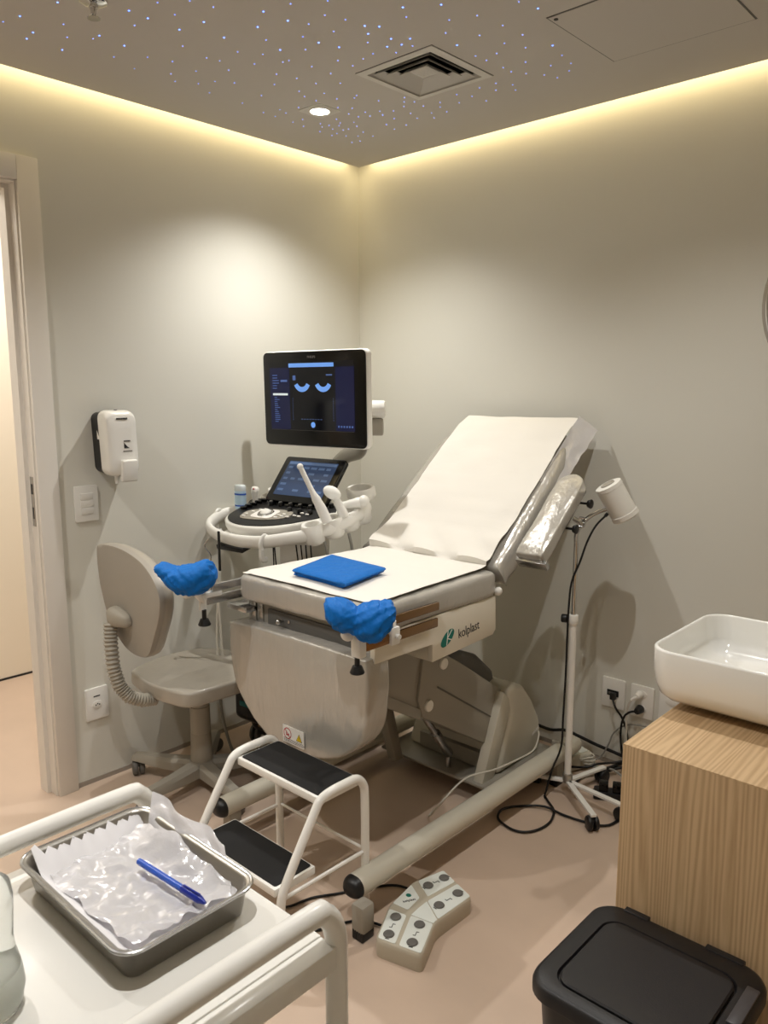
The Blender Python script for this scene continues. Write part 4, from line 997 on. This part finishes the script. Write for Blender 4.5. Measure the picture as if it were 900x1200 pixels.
# lower arm: A(front outer) B(front inner) C(bend inner) G(bend outer); upper arm: E,D (far end), C (bend inner), F(bend outer)
labels.append(quadP(A, B, Cc, G_, .05, .42, .04, .90))
labels.append(quadP(A, B, Cc, G_, .50, .96, .04, .94))
labels.append(quadP(E_, D, Cc, F_, .05, .46, .04, .86))
labels.append(quadP(E_, D, Cc, F_, .54, .97, .04, .92))
for i, q in enumerate(labels):
    m = MB(); m.prism(rc(q, .006, 2), 'z', .0505, .0525, .0006); lb = obj('button_label', m, MAT['pedlabel'], pd)
    a, b, c, d = q
    e0 = lerp2(a, b, .5); e1 = lerp2(d, c, .5)
    P1, P2 = lerp2(e0, e1, .20), lerp2(e0, e1, .80); M_ = lerp2(e0, e1, .5)
    for p in (P1, P2):
        m = MB(); m.cyl((p[0], p[1], .0525), (p[0], p[1], .0575), .0150, .0140, 20, bev=.002); obj('button', m, MAT['button'], lb)
    m = MB(); dx, dy = (e1[0] - e0[0]), (e1[1] - e0[1]); L = math.hypot(dx, dy); dx /= L; dy /= L
    an = math.atan2(dy, dx)
    m.box((M_[0], M_[1], .0530), (.014, .0018, .0006), 0, 1, an); m.box((M_[0] - dx * .007 - dy * .003, M_[1] - dy * .007 + dx * .003, .0530), (.0018, .008, .0006), 0, 1, an)
    m.box((M_[0] + dx * .007 + dy * .003, M_[1] + dy * .007 - dx * .003, .0530), (.0018, .008, .0006), 0, 1, an)
    for p, s in ((P1, -1), (P2, 1)):
        m.box((p[0] + dx * .0165 * s, p[1] + dy * .0165 * s, .0530), (.002, .011, .0006), 0, 1, an)
    obj('pictogram', m, MAT['ink'], lb)
bd1 = quadP(A, B, Cc, G_, .50, .96, .96, 1.0); bd2 = quadP(E_, D, Cc, F_, .54, .97, .94, .97)
m = MB(); m.prism([bd1[0], bd1[1], lerp2(bd2[2], bd1[2], .5), bd2[1], bd2[0], lerp2(bd2[3], bd1[3], .5)], 'z', .0505, .0523, .0004); obj('bend_label', m, MAT['pedlabel'], pd)
q = quadP(G_, lerp2(G_, Cc, .42), lerp2(F_, Cc, .42), F_, .10, .92, .10, .90)
m = MB(); m.prism(rc(q, .005, 2), 'z', .0505, .0523, .0006); lb = obj('logo_label', m, MAT['pedlabel'], pd)
cc = ctr(q); m = MB(); m.prism([(cc[0] - .008 + .008 * math.cos(a), cc[1] + .012 + .007 * math.sin(a)) for a in [2 * PI * k / 18 for k in range(18)]], 'z', .0523, .0528); obj('logo_badge', m, MAT['green'], lb)
text('lettering', 'kolplast', .012, MAT['ink'], frameM((cc[0] + .008, cc[1] - .004, .0528), (-.45, -1, 0) if False else (.55, 1, 0), (-1, .55, 0)), lb)
m = MB(); m.cyl((1.452, -1.372, .02), (1.452, -1.3765, .02), .004); obj('side_screw', m, MAT['steel'], pbd)

# ================================================================ EXAM LAMP
lp = thing('exam_lamp', 'white gooseneck examination lamp on a castor stand by the back wall', 'examination lamp', (1.35, -.33, 0))
LX, LY = 1.350, -.330
m = MB(); m.cyl((LX, LY, .055), (LX, LY, .655), .0125, n=20); po = obj('lower_pole', m, MAT['white'], lp)
m = MB(); m.cyl((LX, LY, .050), (LX, LY, .085), .0175, n=20, bev=.003); obj('base_collar', m, MAT['brushed'], po)
m = MB(); m.cyl((LX, LY, .640), (LX, LY, .672), .017, n=20, bev=.002); m.cyl((LX, LY, .656), (LX - .03, LY - .012, .656), .005); cl_ = obj('clamp_collar', m, MAT['whitep'], lp)
m = MB(); m.cyl((LX - .018, LY - .008, .656), (LX - .038, LY - .016, .656), .015, bev=.004, n=14); obj('clamp_knob', m, MAT['black'], cl_)
m = MB(); m.cyl((LX, LY, .66), (LX, LY, .925), .0085, n=16); obj('upper_pole', m, MAT['chrome'], lp)
m = MB(); m.tube([(LX, LY, .915), (LX, LY, .955), (LX + .012, LY + .012, .99), (LX + .033, LY + .032, 1.018), (LX + .055, LY + .052, 1.034), (LX + .075, LY + .068, 1.044)], .0078, 12); obj('gooseneck', m, MAT['chrome'], lp, ang=60)
hc = Vector((1.448, -.238, 1.070)); hd = (Vector((1.471, -.218, 1.018)) - Vector((1.425, -.259, 1.122))).normalized()
q_ = hd.to_track_quat('Z', 'Y').to_matrix().to_4x4(); HM = Matrix.Translation(hc) @ q_
m = MB(); m.lathe([(.040, -.066), (.046, -.064), (.047, -.052), (.0455, -.050), (.0455, .045), (.0475, .047), (.0475, .062), (.044, .066), (.040, .06)], (0, 0, 0), 32); mv(m, HM); hh = obj('lamp_head', m, MAT['whitep'], lp)
m = MB(); m.lathe([(.019, -.0665), (.023, -.0695), (.025, -.0665)], (0, 0, 0), 24, cap=False); m.lathe([(.001, -.0668), (.018, -.0668), (.018, -.0660)], (0, 0, 0), 24); mv(m, HM); obj('head_vent', m, MAT['grayp'], hh)
m = MB(); m.cyl((.428 + 1.0, -.262, 1.028), (1.422, -.268, 1.018), .006); m.tube([(1.424, -.264, 1.022), (1.400, -.290, .985), (1.383, -.315, .930), (1.366, -.328, .86), (1.348, -.347, .79), (1.341, -.348, .70), (1.336, -.342, .60), (1.334, -.340, .45), (1.331, -.342, .30), (1.325, -.338, .18), (1.31, -.37, .10), (1.304, -.395, .03), (1.301, -.402, .006), (1.31, -.408, .004)], .0038, 8); obj('lamp_cord', m, MAT['blackcable'], lp)
for (ex, ey) in ((1.536, -.484), (1.585, -.358), (1.165, -.405), (1.40, -.145)):
    m = MB(); d = Vector((ex - LX, ey - LY, 0)); L = d.length; an = math.atan2(d.y, d.x)
    m.box((LX + d.x / 2, LY + d.y / 2, .0555), (L, .020, .009), .001, 1, an); lgx = obj('base_leg', m, MAT['white'], lp)
    u = d.normalized(); w2 = Vector((-u.y, u.x, 0)); p = Vector((ex, ey, 0)) - u * .012
    m = MB(); m.cyl(p + Vector((0, 0, .03)), p + Vector((0, 0, .051)), .005)
    for e in (-1, 1): m.cyl(p + w2 * .003 * e + Vector((0, 0, .0255)), p + w2 * .019 * e + Vector((0, 0, .0255)), .0255, n=20, bev=.007)
    m.box(p + Vector((0, 0, .034)), (.026, .026, .024), .008, 2, an); obj('castor', m, MAT['black'], lgx)

# ================================================================ CABLES AND ADAPTERS
def cable(name, pts, r, mm, label, cat='cable', grp=None, sm=5):
    m = MB(); m.tube(pts, r, 8, sm); return tag(obj(name, m, MAT[mm], at=pts[0], ang=60), label, cat, grp)
cable('power_cable', [(1.300, -.40, .006), (1.333, -.427, .006), (1.376, -.465, .006), (1.404, -.535, .006), (1.400, -.602, .006), (1.375, -.646, .006), (1.335, -.661, .006), (1.276, -.645, .006), (1.247, -.613, .006), (1.243, -.564, .006), (1.279, -.512, .006), (1.343, -.472, .012), (1.414, -.467, .006), (1.50, -.455, .006), (1.56, -.42, .006), (1.57, -.30, .006)], .0042, 'blackcable', 'black cable looping over the floor beside the exam lamp')
cable('wall_cable', [(.55, -.014, .05), (.80, -.014, .062), (1.0, -.016, .070), (1.09, -.016, .066), (1.16, -.018, .085), (1.22, -.016, .078), (1.30, -.016, .066), (1.40, -.016, .056), (1.50, -.016, .04)], .0065, 'blackcable', 'thick black cable running along the foot of the back wall')
coil = []
for k in range(46):
    a = k * .62; coil.append((1.285 + .045 * math.cos(a) + .010 * math.sin(k * 1.7), -.088 + .035 * math.sin(a) - .0006 * k, .012 + .0011 * k))
cable('cable_coil', coil, .0030, 'whitecable', 'coiled off-white cable heaped on the floor behind the exam lamp', sm=3)
cable('tangled_cable', [(1.345, -.285, .006), (1.333, -.216, .010), (1.34, -.168, .018), (1.386, -.112, .02), (1.42, -.07, .03), (1.46, -.06, .04), (1.50, -.12, .02), (1.55, -.20, .01)], .0058, 'blackcable', 'black cable curving from the lamp stand towards the corner of the counter')
cable('tangled_cable', [(1.412, -.263, .01), (1.445, -.215, .03), (1.40, -.19, .022), (1.375, -.15, .030), (1.40, -.09, .035), (1.44, -.03, .05), (1.48, -.03, .08)], .0058, 'blackcable', 'black cable kinked above the floor adapters near the outlets')
cable('tangled_cable', [(1.27, -.19, .03), (1.335, -.165, .04), (1.364, -.132, .05), (1.40, -.085, .05), (1.46, -.045, .06), (1.53, -.04, .03)], .0045, 'blackcable', 'thin black cable crossing the white coil on the floor')
cable('grey_cable', [(1.30, -.05, .01), (1.325, -.030, .03), (1.352, -.025, .085), (1.372, -.025, .14), (1.41, -.025, .18), (1.46, -.025, .20), (1.55, -.03, .21)], .0032, 'greycable', 'thin grey cable arching up the back wall below the outlets')
cable('grey_cable', [(1.31, -.125, .022), (1.36, -.11, .028), (1.42, -.10, .03), (1.50, -.13, .012), (1.56, -.16, .008)], .0042, 'greycable', 'grey cable lying flat among the black cables on the floor')
t = thing('power_plug', 'black plug and cord in the leftmost outlet behind the lamp', 'power plug', (1.358, -.016, .29))
m = MB(); m.bb(1.352, 1.374, -.034, -.014, .272, .300, .004); obj('plug_body', m, MAT['black'], t)
m = MB(); m.tube([(1.364, -.030, .280), (1.382, -.040, .25), (1.408, -.035, .215), (1.428, -.03, .16), (1.434, -.03, .10), (1.45, -.05, .03)], .0042, 8); obj('plug_cord', m, MAT['blackcable'], t)
t = thing('power_plug', 'white plug and cord in the upper socket of the second outlet', 'power plug', (1.462, -.02, .318))
m = MB(); m.cyl((1.462, -.012, .318), (1.462, -.040, .314), .015, .011, 18, bev=.003); m.cyl((1.462, -.036, .314), (1.445, -.048, .300), .007, .005); obj('plug_body', m, MAT['whitep'], t)
m = MB(); m.tube([(1.448, -.046, .302), (1.436, -.048, .28), (1.430, -.045, .23), (1.430, -.04, .15), (1.435, -.045, .06)], .0038, 8); obj('plug_cord', m, MAT['whitecable'], t)
t = thing('power_plug', 'black plug in the lower socket of the second outlet', 'power plug', (1.468, -.02, .262))
m = MB(); m.cyl((1.468, -.012, .262), (1.468, -.045, .260), .017, .012, 18, bev=.003); obj('plug_body', m, MAT['black'], t)
m = MB(); m.tube([(1.462, -.044, .260), (1.440, -.048, .25), (1.420, -.045, .225), (1.408, -.04, .18), (1.410, -.04, .12), (1.43, -.05, .04)], .0042, 8); obj('plug_cord', m, MAT['blackcable'], t)
m = MB(); m.bb(1.575, 1.597, -.045, -.012, .250, .272, .004); tag(obj('power_plug', m, MAT['black'], at=(1.586, -.02, .26)), 'black plug in the outlet behind the basin', 'power plug')
t = thing('power_strip', 'black power strip crowded with adapters on the floor by the counter', 'power strip', (1.50, -.24, 0), math.radians(25))
m = MB(); m.box((1.50, -.235, .016), (.17, .055, .028), .006, 2, math.radians(25)); obj('strip_body', m, MAT['black'], t)
for k in range(3):
    m = MB(); m.box((1.455 + k * .042, -.258 + k * .020, .045), (.032, .036, .032), .004, 2, math.radians(25)); obj('adapter_plug', m, MAT['glass'], t)
t = thing('junction_box', 'light grey plastic junction box on the floor behind the lamp pole', 'junction box', (1.262, -.10, 0))
m = MB(); m.box((1.262, -.115, .035), (.085, .11, .06), .012, 3, math.radians(-20)); obj('box_body', m, MAT['bedpaint'], t)
m = MB(); m.box((1.262, -.115, .067), (.06, .08, .006), .002, 2, math.radians(-20)); obj('box_lid', m, MAT['pedlabel'], t)
m = MB(); m.box((1.19, -.28, .022), (.06, .14, .036), .008, 2, math.radians(20)); tag(obj('power_adapter', m, MAT['black'], at=(1.19, -.28, 0)), 'flat black power adapter on the floor under the right bed rail', 'power adapter')
cable('bed_cable', [(1.135, -.225, .16), (1.172, -.24, .155), (1.205, -.30, .152), (1.235, -.38, .150), (1.232, -.47, .150), (1.212, -.59, .148), (1.178, -.71, .150), (1.155, -.80, .10), (1.105, -.80, .03), (1.075, -.775, .005), (1.06, -.70, .005)], .0032, 'whitecable', 'thin off-white cable hanging from the bed base over its right rail')
cable('pedal_cable', [(1.03, -1.46, .005), (1.085, -1.425, .005), (1.109, -1.348, .005), (1.149, -1.285, .005), (1.20, -1.20, .005), (1.25, -1.14, .005), (1.330, -1.13, .012)], .0035, 'blackcable', 'dark cable from the foot control passing under the bed rail')
cable('pedal_cable', [(1.175, -1.52, .005), (1.228, -1.416, .005), (1.25, -1.367, .005), (1.283, -1.320, .005), (1.35, -1.30, .010)], .0035, 'blackcable', 'short dark cable on the floor near the front foot of the bed rail')

# ================================================================ COUNTER, BASIN, BIN
ct = thing('sink_counter', 'oak-veneer sink counter block at the right side', 'counter', (2.6, -1.0, 0))
m = MB(); m.bb(2.009, 3.19, -1.314, -.70, 0, .748); obj('counter_body', m, MAT['woodz'], ct)
m = MB(); m.bb(2.009, 3.19, -1.314, -.70, .748, .750); obj('counter_top', m, MAT['woody'], ct)
t = thing('vessel_basin', 'white rectangular ceramic basin standing on the oak counter', 'basin', (2.21, -.93, .75))
def rr3(x0, x1, y0, y1, r, z, d=0): return [Vector((x, y, z)) for x, y in rrect(x0 + d, x1 - d, y0 + d, y1 - d, max(.004, r - d), 8)]
bx0, bx1, by0, by1 = 1.958, 2.46, -1.118, -.735
R_ = [rr3(bx0, bx1, by0, by1, .06, z, d) for z, d in ((.760, .075), (.7615, .06), (.770, .035), (.785, .016), (.81, .005), (.84, .001), (.885, 0), (.889, .002), (.890, .005), (.889, .008), (.885, .010), (.83, .014), (.808, .024), (.796, .045), (.793, .07), (.790, .12))]
m = MB(); m.loft(R_); bs = obj('basin_bowl', m, MAT['ceramic'], t, ang=70)
m = MB(); m.lathe([(.022, .7925), (.024, .7945), (.018, .7955), (.002, .7955)], (2.21, -.93, 0)); obj('basin_drain', m, MAT['chrome'], t)
m = MB(); m.prism(rrect(2.06, 2.36, -1.02, -.83, .03), 'z', .750, .761); obj('basin_foot', m, MAT['ceramic'], t)
bn_ = thing('waste_bin', 'black plastic bin with a hinged lid in front of the oak counter', 'waste bin', (2.155, -1.49, 0))
X0, X1, Y0, Y1 = 1.992, 2.322, -1.640, -1.335
m = MB(); m.loft([rr3(X0 + .035, X1 - .035, Y0 + .035, Y1 - .035, .04, 0), rr3(X0 + .012, X1 - .012, Y0 + .012, Y1 - .012, .045, .395)]); obj('bin_body', m, MAT['bin'], bn_)
m = MB(); m.loft([rr3(X0 + .004, X1 - .004, Y0 + .004, Y1 - .004, .05, .388), rr3(X0, X1, Y0, Y1, .05, .392), rr3(X0, X1, Y0, Y1, .05, .408), rr3(X0 + .003, X1 - .003, Y0 + .003, Y1 - .003, .05, .416), rr3(X0 + .010, X1 - .010, Y0 + .010, Y1 - .010, .045, .420), rr3(X0 + .038, X1 - .038, Y0 + .030, Y1 - .050, .035, .420), rr3(X0 + .041, X1 - .041, Y0 + .033, Y1 - .053, .033, .413)]); ld_ = obj('bin_rim', m, MAT['bin'], bn_, ang=40)
m = MB(); m.loft([rr3(X0 + .043, X1 - .043, Y0 + .035, Y1 - .055, .032, .412), rr3(X0 + .043, X1 - .043, Y0 + .035, Y1 - .055, .032, .420), rr3(X0 + .046, X1 - .046, Y0 + .038, Y1 - .058, .030, .423)]); lid = obj('bin_lid', m, MAT['bin'], bn_, ang=40)
m = MB(); m.bb(X1 - .028, X1 - .006, -1.50, -1.395, .419, .424, .002); obj('lid_latch', m, mat('bin_latch', (70, 68, 70), .3), lid)
for xa, xb in ((X0 + .05, X0 + .10), (X1 - .12, X1 - .05)):
    m = MB(); m.bb(xa, xb, Y1 - .014, Y1 + .002, .405, .4215, .002); obj('lid_hinge', m, MAT['bin'], lid)

# ================================================================ TROLLEY WITH TRAY
tr_ = thing('instrument_trolley', 'white metal instrument trolley with tubular handles in the foreground', 'trolley', (1.775, -2.42, 0))
TZ = .755
m = MB(); m.bb(1.574, 1.978, -2.74, -2.108, TZ - .004, TZ, .001); tp = obj('top_shelf', m, MAT['white'], tr_)
m = MB(); m.bb(1.978, 2.008, -2.74, -2.104, TZ - .034, TZ - .002, .002); m.bb(1.544, 1.574, -2.74, -2.104, TZ - .034, TZ - .002, .002); m.bb(1.574, 1.978, -2.108, -2.104, TZ - .034, TZ - .001, .001); obj('shelf_rim', m, MAT['white'], tp)
for x in (1.556, 1.996):
    m = MB(); m.tube([(x, -2.742, .02), (x, -2.742, .40), (x, -2.742, .76), (x, -2.725, .795), (x, -2.69, .805), (x, -2.40, .805), (x, -2.150, .805), (x, -2.115, .798), (x, -2.096, .765), (x, -2.094, .70), (x, -2.094, .40), (x, -2.094, .08)], .0148, 14, 4); fr = obj('tube_frame', m, MAT['white'], tr_, ang=60)
    m = MB()
    for y in (-2.094, -2.742):
        for e in (-1, 1): m.cyl((x + .004 * e, y, .036), (x + .018 * e, y, .036), .036, n=24, bev=.006)
        m.box((x, y, .066), (.026, .026, .03), .006)
    obj('castor', m, MAT['grayd'], fr)
m = MB(); m.bb(1.57, 1.99, -2.735, -2.10, .440, .444, .001); m.bb(1.57, 1.99, -2.104, -2.10, .444, .458, .001); obj('middle_shelf', m, MAT['white'], tr_)
m = MB(); m.bb(1.57, 1.99, -2.735, -2.10, .160, .164, .001); obj('lower_shelf', m, MAT['white'], tr_)
# steel tray
ty = thing('steel_tray', 'rectangular stainless steel instrument tray on the white trolley', 'tray', (1.74, -2.227, TZ))
tx0, tx1, ty0, ty1 = 1.590, 1.888, -2.328, -2.128
m = MB(); m.loft([rr3(tx0, tx1, ty0, ty1, .03, z, d) for z, d in ((.756, .020), (.758, .014), (.796, .006), (.799, 0), (.8005, 0), (.8005, .004), (.797, .009), (.760, .018), (.758, .024), (.7575, .05))]); obj('tray_body', m, MAT['brushed'], ty, ang=60)
m = MB(); 
rim = [Vector((p.x, p.y, .7995)) for p in rr3(tx0, tx1, ty0, ty1, .03, 0, 0)]
m.tube(rim, .0024, 8, 1, close=True); obj('rolled_rim', m, MAT['steel'], ty)
# paper liner with pinked edge
def liner():
    x0, x1, y0, y1 = tx0 + .016, tx1 - .020, ty0 + .018, ty1 - .016
    mb = MB(); n = 36
    def P(u, v):
        x = x0 + (x1 - x0) * u; y = y0 + (y1 - y0) * v; z = .763
        if v < .12: z += .020 * ((.12 - v) / .12)
        if u > .88: z += .012 * ((u - .88) / .12)
        if u < .10: z += .030 * ((.10 - u) / .10)
        z += .0045 * noise.noise(Vector((u * 5, v * 4, 3))) + .002 * noise.noise(Vector((u * 14, v * 12, 1)))
        if u < .001 or u > .999 or v > .999:
            k = int(round((v if (u < .001 or u > .999) else u) * n))
            if k % 4 in (1, 2, 3): 
                amt = (.010 if k % 4 == 2 else .005)
                if u < .001: x -= amt; z += amt * .6
                elif u > .999: x += amt; z += amt * .4
                else: y += amt * .8
        return Vector((x, y, z))
    mb.grid(P, n, n, .0008); return mb
tag(obj('paper_liner', liner(), mat('liner_paper', (240, 238, 240), .75), at=(1.74, -2.227, .762), ang=50), 'white crepe paper with zigzag edges lining the steel tray', 'paper liner')
def film(u, v):
    x = 1.606 + .235 * u + .015 * v; y = -2.300 + .150 * v + .01 * u; z = .771
    z += .0065 * abs(noise.noise(Vector((u * 6, v * 5, 11)))) + .004 * noise.noise(Vector((u * 15, v * 13, 4)))
    z += .030 * max(0, v - .72) / .28 * max(0, (.55 - abs(u - .35)) / .55) + .004 * v
    if u > .9: z += .004
    return Vector((x + .004 * math.sin(v * 23), y + .004 * math.sin(u * 19), z))
m = MB(); m.grid(film, 34, 26, .0004)
tag(obj('plastic_wrap', m, MAT['film'], at=(1.72, -2.23, .772), ang=60), 'crumpled clear plastic wrapper lying on the tray paper', 'plastic wrapper')
def film2(u, v):
    a = Vector((1.640, -2.150, .784)).lerp(Vector((1.855, -2.150, .775)), u); b = Vector((1.605, -2.118, .822)).lerp(Vector((1.790, -2.110, .806)), u)
    P = a.lerp(b, v); P.z += .004 * noise.noise(Vector((u * 6, v * 4, 2))); P.y += .006 * math.sin(u * 11) * v; return P
m = MB(); m.grid(film2, 24, 14, .0004)
tag(obj('plastic_sheet', m, MAT['film'], at=(1.72, -2.13, .79), ang=60), 'smooth whitish plastic sheet standing up along the far side of the tray', 'plastic sheet')
PD = Vector((1.856, -2.194, .788)); PE = Vector((1.717, -2.206, .791))
pn = thing('pen', 'translucent blue pen lying on the plastic wrapper in the tray', 'pen', PD)
d = (PD - PE).normalized()
m = MB(); m.cyl(PE, PE + d * .095, .0048, n=12); m.cyl(PE - d * .004, PE + d * .004, .0044, n=12); obj('pen_barrel', m, MAT['penblue'], pn)
m = MB(); m.cyl(PE + d * .092, PE + d * .128, .0058, .0054, 14, bev=.001); m.cyl(PE + d * .128, PE + d * .139, .0052, .002, 14); m.box(PE + d * .112 + Vector((0, 0, .007)), (.034, .003, .002), .0008, 1, math.atan2(d.y, d.x)); obj('pen_cap', m, MAT['pencap'], pn)
# bottle at the left edge and jar below
t = thing('plastic_bottle', 'clear waisted plastic bottle on the trolley at the left edge', 'bottle', (1.792, -2.447, TZ))
m = MB(); m.lathe([(.030, TZ + .001), (.040, TZ + .006), (.0440, TZ + .028), (.0415, TZ + .050), (.0365, TZ + .070), (.0350, TZ + .085), (.0365, TZ + .110), (.038, TZ + .135), (.036, TZ + .150), (.022, TZ + .158), (.002, TZ + .159)], (1.792, -2.447, 0), 40); obj('bottle_body', m, MAT['clear'], t, ang=60)
m = MB(); m.lathe([(.002, TZ + .004), (.037, TZ + .008), (.0405, TZ + .028), (.038, TZ + .049), (.001, TZ + .050)], (1.792, -2.447, 0), 40); obj('bottle_liquid', m, MAT['frost'], t, ang=60)
t = thing('plastic_jar', 'translucent plastic jar on the trolley shelf below the tray', 'jar', (1.775, -2.155, .444))
m = MB(); m.lathe([(.036, .4445), (.040, .45), (.041, .50), (.040, .550), (.034, .562)], (1.775, -2.155, 0), 36); obj('jar_body', m, MAT['frost'], t, ang=60)
m = MB(); m.lathe([(.035, .560), (.035, .578), (.031, .582), (.002, .582)], (1.775, -2.155, 0), 36); obj('jar_lid', m, MAT['whitep'], t)

# ================================================================ LIGHT
def area(name, loc, size, rot, power, col):
    L = bpy.data.lights.new(name, 'AREA'); L.shape = 'RECTANGLE'; L.size, L.size_y = size; L.energy = power; L.color = col
    o = bpy.data.objects.new(name, L); COL.objects.link(o); o.location = loc; o.rotation_euler = rot; return o
warm = (1, .80, .44)
# LED strips lying in the cove between slab and wall, shining down the walls
area('cove_strip_left', (.033, -2.03, CZ + .042), (.060, 3.9), (0, 0, 0), KC * 3.9, warm)
area('cove_strip_back', (1.63, -.033, CZ + .042), (3.1, .060), (0, 0, 0), KC * 3.1, warm)
area('hallway_lamp', (-.75, -1.6, 2.55), (.6, 1.2), (0, 0, 0), 22, (1, .95, .88))
w = bpy.data.worlds.new('World'); SC.world = w; w.use_nodes = True
w.node_tree.nodes['Background'].inputs[0].default_value = (.8, .85, 1, 1); w.node_tree.nodes['Background'].inputs[1].default_value = .05

# ================================================================ CAMERA
cam = bpy.data.cameras.new('camera'); co = bpy.data.objects.new('camera', cam); COL.objects.link(co)
cam.sensor_fit = 'VERTICAL'; cam.sensor_height = 24; cam.lens = 924.0 / 1200 * 24
cam.clip_start = .05
yaw, pitch, roll = .7441, .1558, -.002
fw = Vector((-math.sin(yaw) * math.cos(pitch), math.cos(yaw) * math.cos(pitch), -math.sin(pitch)))
r0 = fw.cross(Vector((0, 0, 1))).normalized(); u0 = r0.cross(fw)
r = r0 * math.cos(roll) + u0 * math.sin(roll); u = -r0 * math.sin(roll) + u0 * math.cos(roll)
M = Matrix((r, u, -fw)).transposed().to_4x4(); M.translation = Vector((2.661, -2.724, 1.45))
co.matrix_world = M
cam.dof.use_dof = True; cam.dof.focus_distance = 2.4; cam.dof.aperture_fstop = 9.0
SC.camera = co
SC.view_settings.view_transform = 'Standard'; SC.view_settings.look = 'None'; SC.view_settings.gamma = 1
SC.view_settings.use_curve_mapping = False
SC.view_settings.exposure = EXPO
